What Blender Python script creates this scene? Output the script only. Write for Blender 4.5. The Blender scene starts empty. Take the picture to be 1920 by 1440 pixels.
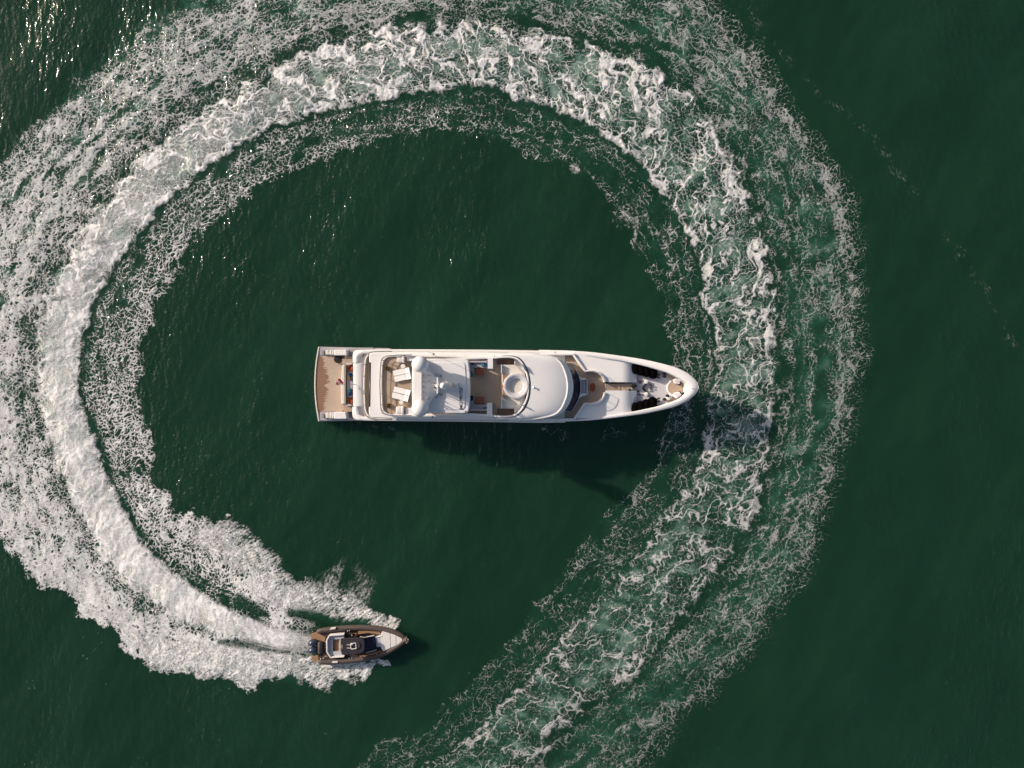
import bpy, bmesh, math, random
import numpy as np
from mathutils import Vector, Matrix

# ---------------------------------------------------------------- camera, sky, sun, exposure
scene = bpy.context.scene
COL = scene.collection
cam_d = bpy.data.cameras.new('camera'); cam = bpy.data.objects.new('camera', cam_d); COL.objects.link(cam)
cam.location = (0, 0, 100); cam.rotation_euler = (0, 0, 0)
cam_d.sensor_fit = 'HORIZONTAL'; cam_d.angle = 2*math.atan(960/14.0/100)
cam_d.clip_start = 0.5; cam_d.clip_end = 20000
scene.camera = cam

SUN_EL = math.radians(24.5)
SUN_AZ = (-0.9, 0.435)                                   # where the sun stands, seen from the ship (x right, y up in the picture)
world = bpy.data.worlds.new('World'); scene.world = world; world.use_nodes = True
wn = world.node_tree.nodes; wl = world.node_tree.links
for n in list(wn): wn.remove(n)
sky = wn.new('ShaderNodeTexSky'); sky.sky_type = 'NISHITA'; sky.sun_disc = False
sky.sun_elevation = SUN_EL; sky.sun_rotation = math.atan2(SUN_AZ[0], SUN_AZ[1])
sky.air_density = 1.0; sky.dust_density = 4.0; sky.ozone_density = 1.0; sky.altitude = 0
bg = wn.new('ShaderNodeBackground'); bg.inputs['Strength'].default_value = 0.11
wo = wn.new('ShaderNodeOutputWorld')
wl.new(sky.outputs[0], bg.inputs[0]); wl.new(bg.outputs[0], wo.inputs[0])

sun_d = bpy.data.lights.new('sun', 'SUN'); sun = bpy.data.objects.new('sun', sun_d); COL.objects.link(sun)
sun_d.energy = 5.0; sun_d.angle = math.radians(0.6); sun_d.color = (1.0, 0.86, 0.74)
_n = math.hypot(*SUN_AZ)
_to = Vector((SUN_AZ[0]/_n*math.cos(SUN_EL), SUN_AZ[1]/_n*math.cos(SUN_EL), math.sin(SUN_EL)))
sun.rotation_euler = _to.to_track_quat('Z', 'Y').to_euler(); sun.location = _to*200

scene.view_settings.view_transform = 'Standard'; scene.view_settings.look = 'None'
scene.view_settings.exposure = 0.0; scene.view_settings.gamma = 1.0; scene.view_settings.use_curve_mapping = False
scene.render.resolution_x = 1024; scene.render.resolution_y = 768
# ---------------------------------------------------------------- numeric noise
PPM = 14.0                       # photograph pixels per metre at sea level
CAM_H = 100.0
_rs = np.random.RandomState(7)
_GA = _rs.rand(4096).astype(np.float32)*2*np.pi
_GX = np.cos(_GA); _GY = np.sin(_GA)
_JX = _rs.rand(4096).astype(np.float32); _JY = _rs.rand(4096).astype(np.float32)
def _hash(ix, iy, seed):
    h = (ix*73856093) ^ (iy*19349663) ^ (seed*83492791)
    h = h ^ (h >> 13)
    return (h & 4095)
def perlin(x, y, seed=0):
    x = np.asarray(x, np.float32); y = np.asarray(y, np.float32)
    fx = np.floor(x); fy = np.floor(y)
    ix = fx.astype(np.int64); iy = fy.astype(np.int64)
    x = x-fx; y = y-fy
    u = x*x*x*(x*(x*6-15)+10); v = y*y*y*(y*(y*6-15)+10)
    def g(dx, dy):
        h = _hash(ix+dx, iy+dy, seed)
        return _GX[h]*(x-dx)+_GY[h]*(y-dy)
    a = g(0, 0); b = g(1, 0); c = g(0, 1); d = g(1, 1)
    a = a+u*(b-a); c = c+u*(d-c)
    return (a+v*(c-a))*1.5
def fbm(x, y, seed, octs=3, gain=0.5):
    s = 0; a = 1.0; t = 0
    for k in range(octs):
        s = s+a*perlin(x*(2.03**k), y*(2.03**k), seed+k*17); t += a; a *= gain
    return s/t
def worley(x, y, seed=0):
    x = np.asarray(x, np.float32); y = np.asarray(y, np.float32)
    fx = np.floor(x); fy = np.floor(y)
    ix = fx.astype(np.int64); iy = fy.astype(np.int64)
    x = x-fx; y = y-fy
    f1 = np.full(x.shape, 9, np.float32); f2 = f1.copy()
    for dx in (-1, 0, 1):
        for dy in (-1, 0, 1):
            h = _hash(ix+dx, iy+dy, seed)
            d = np.hypot(_JX[h]+(dx-x), _JY[h]+(dy-y))
            m = d < f1
            f2 = np.where(m, f1, np.minimum(f2, d)); f1 = np.where(m, d, f1)
    return f1, f2
def sstep(a, b, x):
    t = np.clip((x-a)/(b-a), 0, 1)
    return t*t*(3-2*t)

# ---------------------------------------------------------------- wake track (photo pixels at sea level)
TRACK = np.array([(800, 1203), (730, 1204), (650, 1206), (585, 1205), (540, 1199), (500, 1190), (417, 1164), (333, 1122), (250, 1062), (205, 1000), (175, 930),
    (150, 870), (130, 800), (115, 730), (114, 650), (130, 570), (165, 490), (215, 415), (285, 335), (375, 258), (480, 190), (600, 135), (720, 110),
    (840, 104), (950, 113), (1060, 148), (1150, 195), (1230, 254), (1300, 330), (1350, 420), (1380, 520), (1392, 620), (1394, 720), (1383, 810),
    (1355, 905), (1308, 990), (1245, 1082), (1175, 1165), (1100, 1240), (1010, 1318), (920, 1398), (830, 1478), (700, 1590)], float)
IN_B = [(745, 1172), (733, 1166), (710, 1155), (690, 1125), (665, 1098), (617, 1097), (560, 1095), (533, 1100), (523, 1060), (500, 1040), (470, 1040), (440, 985), (408, 972), (345, 962),
    (333, 947), (317, 920), (290, 903), (290, 847), (268, 797), (263, 757), (258, 700), (270, 660), (278, 620), (286, 587), (317, 547), (343, 495), (367, 443), (427, 400),
    (500, 343), (600, 300), (640, 290), (707, 270), (773, 245), (827, 238), (873, 255), (940, 272), (1007, 303), (1073, 312), (1107, 355),
    (1157, 412), (1190, 453), (1213, 500), (1233, 557), (1250, 613), (1260, 667), (1262, 720), (1250, 780), (1230, 840), (1200, 895), (1136, 968), (1060, 1055), (1035, 1110), (990, 1143), (945, 1180), (932, 1222),
    (882, 1248), (827, 1285), (810, 1320), (775, 1368), (715, 1385), (669, 1422), (600, 1460), (520, 1530)]
OUT_B = [(735, 1235), (690, 1262), (630, 1282), (540, 1268), (470, 1285), (400, 1265), (300, 1262), (262, 1228), (225, 1205), (205, 1172), (140, 1125), (60, 1080), (0, 1005), (-70, 930), (-130, 800), (-150, 650),
    (-110, 480), (-60, 360), (0, 295), (100, 200), (200, 95), (320, 0), (450, -80), (600, -150), (800, -180), (1000, -170), (1200, -90), (1330, 0), (1420, 130), (1480, 210), (1540, 300),
    (1590, 390), (1605, 480), (1610, 560), (1612, 640), (1595, 720), (1588, 800), (1565, 880), (1545, 960), (1505, 1060), (1440, 1150), (1380, 1240), (1290, 1330), (1190, 1440), (1080, 1540), (960, 1640)]
IN_C = [(585, 1190), (540, 1185), (500, 1172), (430, 1140), (370, 1108), (300, 1050), (250, 990), (222, 940), (196, 880), (172, 810), (152, 740), (152, 660), (165, 600), (190, 540), (240, 465), (290, 405), (360, 335), (440, 280), (520, 235),
    (620, 202), (700, 190), (800, 170), (860, 163), (930, 160), (960, 180), (1020, 200), (1060, 215), (1110, 232), (1160, 268), (1200, 310), (1250, 370), (1285, 430), (1310, 480), (1318, 560), (1340, 620), (1345, 690),
    (1330, 760), (1318, 850), (1270, 930), (1210, 1020), (1165, 1085), (1085, 1155), (1040, 1220), (960, 1310), (880, 1380), (780, 1450), (700, 1500)]
OUT_C = [(585, 1220), (540, 1214), (490, 1207), (405, 1188), (310, 1150), (225, 1085), (175, 1010), (145, 950), (120, 890), (95, 820), (72, 740), (68, 650), (85, 570), (120, 490), (160, 420), (220, 345), (300, 265), (400, 200), (500, 140), (620, 80), (740, 55), (850, 45), (970, 55),
    (1080, 75), (1190, 110), (1290, 175), (1360, 270), (1400, 370), (1435, 480), (1450, 600), (1455, 700), (1450, 790), (1430, 890), (1400, 980), (1330, 1090), (1260, 1180), (1180, 1265), (1080, 1340), (990, 1440), (880, 1530)]

def _smooth_track():
    p = TRACK; t = np.arange(len(p)); tt = np.linspace(0, len(p)-1, 420)
    out = []
    for k in (0, 1):                                   # Catmull-Rom
        i = np.minimum(tt.astype(int), len(p)-2); f = tt-i
        P = lambda j: p[np.clip(j, 0, len(p)-1), k]
        a, b, c, d = P(i-1), P(i), P(i+1), P(i+2)
        out.append(0.5*((2*b)+(-a+c)*f+(2*a-5*b+4*c-d)*f*f+(-a+3*b-3*c+d)*f**3))
    return np.stack(out, 1)
TR = _smooth_track()
_seg = TR[1:]-TR[:-1]; _len = np.hypot(_seg[:, 0], _seg[:, 1])
_cum = np.concatenate([[0], np.cumsum(_len)])
_i0 = np.argmin(np.hypot(TR[:, 0]-585, TR[:, 1]-1205)); _cum -= _cum[_i0]       # s = 0 at the tender's transom
def track_sd(x, y):
    """arc length and signed distance (outer side positive) to the wake's track"""
    x = np.asarray(x, float).ravel(); y = np.asarray(y, float).ravel()
    bd = np.full(x.shape, 1e18); bs = np.zeros(x.shape); sg = np.zeros(x.shape)
    for k in range(len(_seg)):
        ax, ay = TR[k]; sx, sy = _seg[k]; L2 = _len[k]**2
        t = np.clip(((x-ax)*sx+(y-ay)*sy)/L2, 0, 1)
        dx = x-ax-t*sx; dy = y-ay-t*sy; d = dx*dx+dy*dy
        m = d < bd
        bd = np.where(m, d, bd); bs = np.where(m, _cum[k]+t*_len[k], bs); sg = np.where(m, sx*dy-sy*dx, sg)
    return bs, np.sqrt(bd)*np.where(sg < 0, 1, -1)
def _curve(pts, pos):
    p = np.array(pts, float); s, d = track_sd(p[:, 0], p[:, 1])
    keep = (d > 0) if pos else (d < 0)
    s, d = s[keep], d[keep]; o = np.argsort(s)
    return s[o], d[o]
C_IN, C_OUT, B_IN, B_OUT = _curve(IN_C, False), _curve(OUT_C, True), _curve(IN_B, False), _curve(OUT_B, True)
def prof(c, s): return np.interp(s, c[0], c[1]).astype(np.float32)
def tab(s, *kv):
    return np.interp(s, kv[0::2], kv[1::2]).astype(np.float32)

class Grid:
    """bilinear sampler of (s, d) on a 5 px lattice covering the wake"""
    def __init__(g):
        g.x0, g.y0, g.st = -320.0, -320.0, 5.0
        gx = np.arange(g.x0, 2260, g.st); gy = np.arange(g.y0, 1780, g.st)
        X, Y = np.meshgrid(gx, gy)
        s, d = track_sd(X, Y)
        g.s = s.reshape(X.shape); g.d = d.reshape(X.shape)
    def __call__(g, x, y):
        u = np.clip((x-g.x0)/g.st, 0, g.s.shape[1]-1.001); v = np.clip((y-g.y0)/g.st, 0, g.s.shape[0]-1.001)
        i = u.astype(int); j = v.astype(int); fu = u-i; fv = v-j
        def bl(a): return (a[j, i]*(1-fu)+a[j, i+1]*fu)*(1-fv)+(a[j+1, i]*(1-fu)+a[j+1, i+1]*fu)*fv
        s = bl(g.s); d = bl(g.d)
        n = g.s[np.rint(v).astype(int), np.rint(u).astype(int)]
        bad = np.abs(s-n) > 25                          # across the medial axis take the nearest sample
        s = np.where(bad, n, s); d = np.where(bad, g.d[np.rint(v).astype(int), np.rint(u).astype(int)], d)
        return s.astype(np.float32), d.astype(np.float32)
SD = Grid()

def blob(x, y, pts, soft):
    """soft mask of a poly-stroke: pts = (x, y, radius)"""
    m = np.zeros(x.shape, np.float32)
    for (ax, ay, ar), (bx, by, br) in zip(pts[:-1], pts[1:]):
        sx, sy = bx-ax, by-ay
        t = np.clip(((x-ax)*sx+(y-ay)*sy)/(sx*sx+sy*sy), 0, 1)
        d = np.hypot(x-ax-t*sx, y-ay-t*sy); r = ar+(br-ar)*t
        m = np.maximum(m, 1-sstep(r*(1-soft), r*(1+soft), d))
    return m

def bands(x, y):
    """normalised position in the wake: qc 0 at core inner edge..1 at core outer edge, qi / qo from core edge to band edge"""
    s, d = SD(x, y)
    wob = perlin(s/70, s*0+3.3, 5)*14+perlin(s/24, s*0+1.7, 6)*6+perlin(x/16, y/16, 9)*8+perlin(x/6, y/6, 11)*5
    ci = prof(C_IN, s)+0.6*wob*tab(s, 0, 0, 300, .6, 1200, 1); co = prof(C_OUT, s)+tab(s, 0, .1, 300, .5, 1500, 1)*(perlin(s/45, s*0+9.1, 7)*14+perlin(x/24, y/24, 8)*14+perlin(x/8, y/8, 10)*6)
    wi = perlin(s/55, s*0+20.3, 15)*12+perlin(x/22, y/22, 16)*9+perlin(x/8, y/8, 17)*4+perlin(s/36, s*0+60.7, 21)*tab(s, -50, 0, 30, 26, 380, 26, 480, 0)
    wo = perlin(s/65, s*0+40.3, 18)*15+perlin(x/30, y/30, 19)*12+perlin(x/9, y/9, 20)*5+perlin(s/34, s*0+80.7, 22)*tab(s, -50, 0, 30, 16, 480, 16, 600, 0)
    bi = np.minimum(prof(B_IN, s)+wi, ci-3); bo = np.maximum(prof(B_OUT, s)+wo, co+3)
    return s, d, ci, co, bi, bo

def foam_fields(x, y):
    """opacity, whiteness and thickness of the foam at photo pixel x, y (1-D arrays)"""
    x = np.asarray(x, np.float32); y = np.asarray(y, np.float32)
    s, d, ci, co, bi, bo = bands(x, y)
    inner = d < ci; outer = d > co; core = ~(inner | outer)
    qc = np.clip((d-ci)/(co-ci), 0, 1); qi = np.clip((ci-d)/(ci-bi), 0, 1.3); qo = np.clip((d-co)/(bo-co), 0, 1.3)
    # ---- warped coordinates
    wx = perlin(x/44, y/44, 31)*15+perlin(x/17, y/17, 32)*6.5+perlin(x/7, y/7, 35)*2.4; wy = perlin(x/44, y/44, 33)*15+perlin(x/17, y/17, 34)*6.5+perlin(x/7, y/7, 36)*2.4
    xs = x+.75*wx; ys = y+.75*wy
    ss = s+1.15*wx+0.35*d; ds = d+1.15*wy
    patch = perlin(x/31+5, y/31, 38)
    strk = perlin(s/260+perlin(x/90, y/90, 39)*.3, (d+.6*wy)/17, 140)+.6*perlin(s/120, (d+.6*wx)/8, 141)     # strands along the turn
    rib = perlin((s+.45*d+.8*wx)/tab(s, 0, 9, 900, 12, 1700, 17, 3700, 20), d/90, 142)                       # ribs across it
    big = fbm(x/60, y/60, 41, 3); mid = fbm(x/20, y/20, 45, 3); fine = perlin(x/4.2, y/4.2, 51)*0.6+perlin(x/2.1, y/2.1, 52)*0.5
    # ---- lace networks
    f1, f2 = worley(ss/tab(s, 0, 11, 900, 14, 1700, 19, 2600, 22, 3700, 27), ds/tab(s, 0, 26, 900, 34, 1700, 44, 2600, 46, 3700, 34), 61)
    eA = f2-f1                                           # large cells, drawn out across the wake
    rg = np.abs(perlin(ss/tab(s, 0, 16, 1700, 26, 3700, 30), ds/tab(s, 0, 26, 1700, 44, 3700, 40), 66)+.25*perlin(xs/11, ys/11, 67))
    eA = np.minimum(eA*1.15+.03, rg*1.25+.05+.25*sstep(-.2, .4, perlin(x/50, y/50, 68)))
    kb = tab(s, 0, 11, 900, 12, 1500, 15, 2000, 19, 2500, 22, 3700, 20)
    el = np.where(d < ci, tab(s, 0, 1, 1500, 1, 2200, 1.7, 3700, 1.5), 1).astype(np.float32)
    ub = (s+.8*wx)/(kb*el); vb = (d+.8*wy)/kb*el**.5
    f1, f2 = worley(ub, vb, 62); eB = f2-f1   # middle cells
    eB = np.minimum(eB*1.2+.02, np.abs(perlin(ub*.85, vb*.85, 69)+.3*perlin(xs/7, ys/7, 70))*1.1+.06)
    f1, f2 = worley(xs/8.6+mid*.5, ys/8.6, 63); eC = f2-f1 # fine cells
    def net(e, cov, soft, ns, lo=.05):
        w = -0.30*np.log(np.clip(1-cov, 0.02, 1))
        e = e*(1+0.7*mid+.5*patch)+fine*ns*.45
        return (1-sstep(w*(1-soft)-0.03, w*(1+soft)+lo, e))*sstep(.015, .10, cov)
    # ---- coverage by place
    age = s
    cA = tab(age, 0, .5, 300, .42, 900, .35, 1700, .31, 2200, .27, 2700, .23, 3200, .19, 3700, .16)*(1+.5*big+.9*rib)
    cBc = tab(age, 0, .55, 300, .50, 900, .34, 1500, .24, 1800, .19, 2400, .15, 3700, .13)*(1+.7*mid+.8*rib)
    cCc = tab(age, 0, .62, 300, .5, 800, .34, 1400, .24, 2000, .17, 3700, .14)*(1+.8*big)
    edge_i = np.exp(-(qc*(co-ci)/tab(s, 0, 5, 900, 9, 3700, 8))**2)*tab(s, 0, .10, 400, .12, 1300, .20, 2200, .34, 2900, .30, 3700, .22)*(1+1.2*mid+1.2*patch)
    edge_o = np.exp(-((1-qc)*(co-ci)/tab(s, 0, 6, 900, 16, 3700, 17))**2)*tab(s, 0, .1, 900, .12, 1700, .22, 2300, .28, 3000, .22, 3700, .16)*(1+1.8*big+1.0*mid)
    a = np.zeros(x.shape, np.float32)
    core_a = np.maximum(np.maximum(net(eA, cA+edge_i+edge_o, .35, .05), tab(s, 0, .8, 1700, .72, 3700, .62)*net(eB, cBc+.9*edge_i+.8*edge_o, .5, .08)), tab(s, 0, .65, 1500, .5, 2200, .42, 3700, .38)*net(eC, cCc+.6*edge_i+.5*edge_o, .7, .10, .10))
    # inner band
    gap = sstep(.02, tab(s, 0, .5, 300, .38, 900, .30, 1500, .2, 3700, .1), qi)
    rim = np.exp(-((1-qi)*(ci-bi)/tab(s, 0, 60, 300, 45, 600, 26, 1200, 26, 2000, 15, 3700, 10))**2)
    cI = tab(age, -200, .9, 0, .42, 250, .22, 420, .20, 700, .17, 1300, .12, 1700, .08, 1900, .085, 2300, .11, 2800, .14, 3700, .15)*(.22+.78*gap)*(1+.9*big+.8*strk+.8*patch)+rim*tab(age, -200, .5, 0, .55, 350, .55, 500, .22, 900, .19, 1400, .13, 1900, .06, 3000, .05, 3700, .06)*(1+.9*mid+1.2*patch)
    cI = cI*(1-sstep(tab(s, 0, .6, 300, .7, 600, .85, 3700, .85), tab(s, 0, 1.15, 300, 1.1, 3700, 1.06), qi+.12*mid))
    in_a = np.maximum(net(eB, cI, .4, .10)*tab(s, 0, .95, 1800, .85, 2300, .58, 3700, .5), .85*net(eC, cI*tab(s, 0, 1.15, 600, .9, 1500, .7, 2000, .55, 3700, .5), .6, .10, .12)*tab(s, 0, 1, 1500, .85, 2200, .6, 3700, .5))
    # outer band
    gap = sstep(.02, tab(s, 0, .30, 300, .30, 900, .28, 1500, .22, 2000, .14, 3700, .14), qo+.12*big)
    rim = np.exp(-((1-qo)*(bo-co)/tab(s, 0, 45, 400, 55, 900, 40, 1500, 40, 2300, 26, 3700, 26))**2)
    cO = tab(age, -200, .7, 0, .62, 250, .54, 500, .48, 900, .44, 1300, .33, 1700, .23, 2200, .17, 2800, .16, 3700, .16)*(tab(s, 0, .28, 1400, .28, 2000, .45, 3700, .45)*(1-gap)+gap)*(1+.55*big+.3*mid+strk*tab(s, 0, .5, 600, .75, 3700, .9)+.5*rib)+rim*tab(age, -200, .2, 0, .22, 400, .25, 600, .15, 900, .05, 1500, .0, 1900, .08, 2200, .2, 2900, .16, 3700, .12)*(1+.9*mid+.8*patch)
    cO = cO*(1-sstep(tab(s, 0, .75, 200, .86, 500, .84, 800, .7, 1500, .6, 2000, .9, 3700, .88), 1.06, qo+.10*mid))
    out_a = np.maximum(np.maximum(net(eA, cO*tab(s, 0, .6, 1300, .75, 2000, 1), .4, .08)*tab(s, 0, .85, 1500, .9, 2200, .7, 3700, .62), net(eB, cO*tab(s, 0, 1, 1500, .85, 2300, .72, 3700, .8), .5, .09)*tab(s, 0, .9, 1700, .85, 2200, .68, 3700, .6)), tab(s, 0, .8, 1500, .7, 2200, .5, 3700, .45)*net(eC, cO*tab(s, 0, .95, 900, .85, 1500, .7, 2000, .6, 3700, .55)+rim*tab(s, 0, 0, 1800, 0, 2200, .14, 3700, .11), .6, .08, .13))
    fe = mid*9+fine*3
    mi = 1-sstep(-6, 6, d-ci+.8*fe); mo = sstep(-9, 9, d-co+fe); mc = np.clip(1-mi-mo, 0, 1)
    a = (core_a*mc+in_a*mi+out_a*mo)*sstep(-30, 60, s)
    cov = np.where(core, np.clip(cA+cBc+edge_i+edge_o, 0, 1), np.where(inner, cI, cO))
    # ---- the wide soft cloud of the fresh wash
    wash = np.where(core, tab(s, -60, .0, -8, .0, 0, .6, 60, .7, 300, .84, 500, .80, 900, .66, 1300, .36, 1700, .14, 2200, .05, 2800, .0)*(1+.3*big+.2*fine+.45*rib)*sstep(-.02, .2, qc)*sstep(0, .3, 1-qc), 0)
    a = np.maximum(a, np.clip(wash, 0, .95)*(.75+.25*a))
    # ---- age dims the foam: bubbles thin out
    op = np.where(outer, tab(s, -200, 1, 0, 1, 600, .96, 1100, .86, 1700, .7, 2300, .62, 3000, .56, 3700, .5), tab(s, -200, 1, 0, 1, 600, 1, 1500, .97, 2300, .88, 3000, .76, 3700, .62))
    # ---- plumes and streaks thrown off the tender
    pl = blob(x+wx*.8, y+wy*.8, [(735, 1168, 8), (700, 1162, 14), (650, 1142, 27), (600, 1124, 27), (545, 1118, 26)], .6)
    pl = np.maximum(pl, blob(x+wx, y+wy, [(545, 1118, 24), (505, 1075, 30), (440, 1018, 34), (385, 1000, 26)], .6)*.85)
    pl = np.maximum(pl, blob(x+wx, y+wy, [(722, 1238, 6), (670, 1252, 20), (610, 1262, 26), (540, 1246, 22), (470, 1254, 26), (390, 1240, 26), (300, 1226, 26), (262, 1196, 12)], .45))
    tx = fbm((x*.5+y*.87)/3.6, (x*.87-y*.5)/14, 71, 3)+.6*fine+.4*perlin(x/17, y/17, 72)
    pla = pl*np.clip(.66+.75*tx+.15*big, 0, 1)
    pla = np.where(pl > .02, sstep(.06, .92, pla), 0)
    a = np.maximum(a, pla)
    mist = np.maximum(.72*blob(x+wx*.6, y+wy*.6, [(596, 1124, 24), (618, 1092, 16), (634, 1064, 12), (650, 1034, 9)], .8), .42*blob(x+wx*.6, y+wy*.6, [(660, 1128, 26), (686, 1092, 19), (674, 1048, 11)], .95))
    a = np.maximum(a, mist*sstep(1022, 1112, y)*np.clip(.42+.8*fbm((x*.5-y*.87)/14, (x*.87+y*.5)/5, 74, 3)+.35*fine, 0, .85))
    # dark pockets next to the wash
    hole = np.maximum(blob(x, y, [(452, 1128, 15), (478, 1142, 13), (500, 1152, 6)], .6), blob(x, y, [(545, 1150, 8), (590, 1155, 12), (602, 1158, 8)], .6))
    hole = np.maximum(hole, .85*blob(x, y, [(412, 1204, 5), (452, 1207, 9), (500, 1214, 8), (540, 1222, 5)], .6))
    a = a*(1-.85*hole)
    # streaky jets behind the engines
    jet = blob(x, y, [(578, 1206, 15), (520, 1196, 22), (470, 1184, 20)], .6)
    st = perlin(s/40, d/2.6, 81)+.5*perlin(s/14, d/2.0, 82)
    a = np.maximum(a, jet*np.clip(.55+.7*st, 0, .95))
    # faint old wake line far right, and loose flecks
    ln = np.abs(x-np.interp(y, [-60, 0, 60, 170, 260, 330, 420, 520, 620, 760], [1370, 1398, 1425, 1530, 1640, 1690, 1760, 1830, 1890, 1960])-perlin(y/24, y*0+8, 91)*14)
    rip = np.exp(-(ln/14)**2)*sstep(-.95, .15, perlin(x/38, y/38, 92))*(y < 780)
    a = np.maximum(a, .25*rip*sstep(-.1, .7, perlin((x*.5+y*.86)/9, (x*.86-y*.5)/3.0, 93)+.5*fine+.5*patch))
    fl = sstep(.46, .70, perlin((x*.55-y*.83)/10, (x*.83+y*.55)/3.0, 95)*.8+.35*fine)*sstep(.05, .5, perlin(x/70, y/70, 96))
    a = np.maximum(a, .22*fl*tab(x, 0, 1, 900, .5, 1900, .4))
    rd = np.abs(perlin(xs/6.5, ys/6.5, 111)+.6*perlin(xs/3.2, ys/3.2, 112))+.6*np.abs(perlin((x*.8-y*.6)/19, (x*.6+y*.8)/19, 113))
    dens = sstep(.45, .95, np.where(core, .55*tab(s, 0, 1, 900, .8, 1700, .2, 2200, 0), np.where(inner, cI, cO))+pl)
    a = a*(1-dens*(.04+.46*sstep(.12, .75, rd)))
    lap = blob(x+wx, y+wy, [(960, 806, 10), (1060, 812, 16), (1150, 806, 14), (1210, 796, 8)], .8)+.6*blob(x, y, [(700, 797, 4), (748, 806, 5), (840, 800, 4)], .9)
    a = np.maximum(a, .34*lap*net(eB, .22+.2*patch, .5, .1))
    a = np.clip(a*op, 0, 1)
    thick = np.clip(cov, 0, 1.2)
    return a, thick, pl, s, d, core

def aeration(x, y):
    """milky air-filled water under and around the wash, 0..1"""
    x = np.asarray(x, np.float32); y = np.asarray(y, np.float32)
    s, d, ci, co, bi, bo = bands(x, y)
    qc = (d-ci)/(co-ci)
    m = sstep(-.08, .2, qc)*sstep(-.15, .3, 1-qc)
    n = .55+1.1*fbm(x/34, y/34, 101, 3)+.5*perlin((s+.45*d)/20, d/70, 143)
    k = tab(s, -60, 0, -5, 0, 40, .7, 500, .75, 900, .66, 1300, .48, 1700, .48, 2200, .44, 2700, .40, 3700, .30)
    far = sstep(0, .35, (d-co)/(bo-co))*(1-sstep(.8, 1.05, (d-co)/(bo-co)))*(d > co)
    near = (d < ci)*(1-sstep(.7, 1.05, (ci-d)/(ci-bi)))
    o = tab(s, 0, .30, 400, .30, 900, .30, 1500, .28, 2200, .26, 3700, .19)*far+tab(s, 0, .06, 400, .08, 1300, .08, 2200, .08, 3700, .06)*near
    pl = blob(x, y, [(733, 1168, 8), (690, 1160, 18), (640, 1145, 26), (540, 1115, 26), (440, 1020, 34)], .8)+blob(x, y, [(710, 1240, 8), (610, 1258, 24), (470, 1250, 26), (300, 1222, 26)], .8)
    return np.clip(m*k*np.clip(n, .15, 1.3)+o*sstep(-10, 60, s)*np.clip(n, .2, 1.3)+.18*np.clip(pl*1.4-.4, 0, 1), 0, 1)

from concurrent.futures import ThreadPoolExecutor
def threaded(fn, x, y, n=8):
    xs = np.array_split(x, n); ys = np.array_split(y, n)
    with ThreadPoolExecutor(4) as ex: r = list(ex.map(lambda q: fn(*q), zip(xs, ys)))
    if isinstance(r[0], tuple): return tuple(np.concatenate(c) for c in zip(*r))
    return np.concatenate(r)
def wave_height(x, y):
    """height of the sea in metres at photo pixel x, y"""
    u = x*.87+y*.5; v = x*.5-y*.87
    far = 1-sstep(1500, 5000, np.hypot(x-960, y-720))
    h = .24*perlin(u/150, v/260, 201)+.07*perlin(u/52+.2*perlin(x/60, y/60, 207), v/110, 202)+far*(.034*perlin(u/23, v/50, 203)+.013*perlin((u+.3*v)/11, v/20, 204))
    s, d, ci, co, bi, bo = bands(x, y)
    m = sstep(-40, 60, s)
    w = co-ci; k = tab(s, 0, .10, 250, .14, 700, .15, 1300, .14, 1900, .13, 2700, .12, 3700, .1)*(1+.8*perlin(s/38, s*0+77, 208))
    up = sstep(ci-16, ci+40, d)*(1-sstep(co-.45*w, co+14, d))
    tr = np.exp(-((d-(ci-18))/14)**2)*.12+np.exp(-((d-(co+22))/20)**2)*.3
    ridge = np.exp(-((d-(co+.55*(bo-co)))/(.28*(bo-co)+1))**2)*.55
    ch = perlin(x/15, y/15, 205)*.5+perlin(x/7, y/7, 206)*.28
    inb = sstep(bi-8, bi+12, d)*(1-sstep(bo-12, bo+8, d))
    return h+m*k*(up*(1+.25*ch)-tr+ridge)+m*inb*ch*tab(s, 0, .025, 400, .04, 900, .06, 1300, .07, 2500, .06, 3700, .05)
# ---------------------------------------------------------------- material helpers
def new_mat(name):
    m = bpy.data.materials.new(name); m.use_nodes = True
    nt = m.node_tree
    for n in list(nt.nodes): nt.nodes.remove(n)
    out = nt.nodes.new('ShaderNodeOutputMaterial'); b = nt.nodes.new('ShaderNodeBsdfPrincipled')
    nt.links.new(b.outputs[0], out.inputs[0])
    return m, nt, b, out
def N(nt, t, **kw):
    n = nt.nodes.new(t)
    for k, v in kw.items():
        if k.startswith('i_'): n.inputs[k[2:].replace('_', ' ')].default_value = v
        else: setattr(n, k, v)
    return n
def mixc(nt, fac, a, b):
    m = nt.nodes.new('ShaderNodeMix'); m.data_type = 'RGBA'
    for sock, v in ((m.inputs[0], fac), (m.inputs[6], a), (m.inputs[7], b)):
        if hasattr(v, 'links') or hasattr(v, 'is_linked'): nt.links.new(v, sock)
        elif isinstance(v, (int, float)): sock.default_value = v
        else: sock.default_value = (*v, 1)
    return m.outputs[2]
def tag(o, label=None, cat=None, group=None, kind=None):
    if label: o['label'] = label
    if cat: o['category'] = cat
    if group: o['group'] = group
    if kind: o['kind'] = kind
    return o
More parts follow.
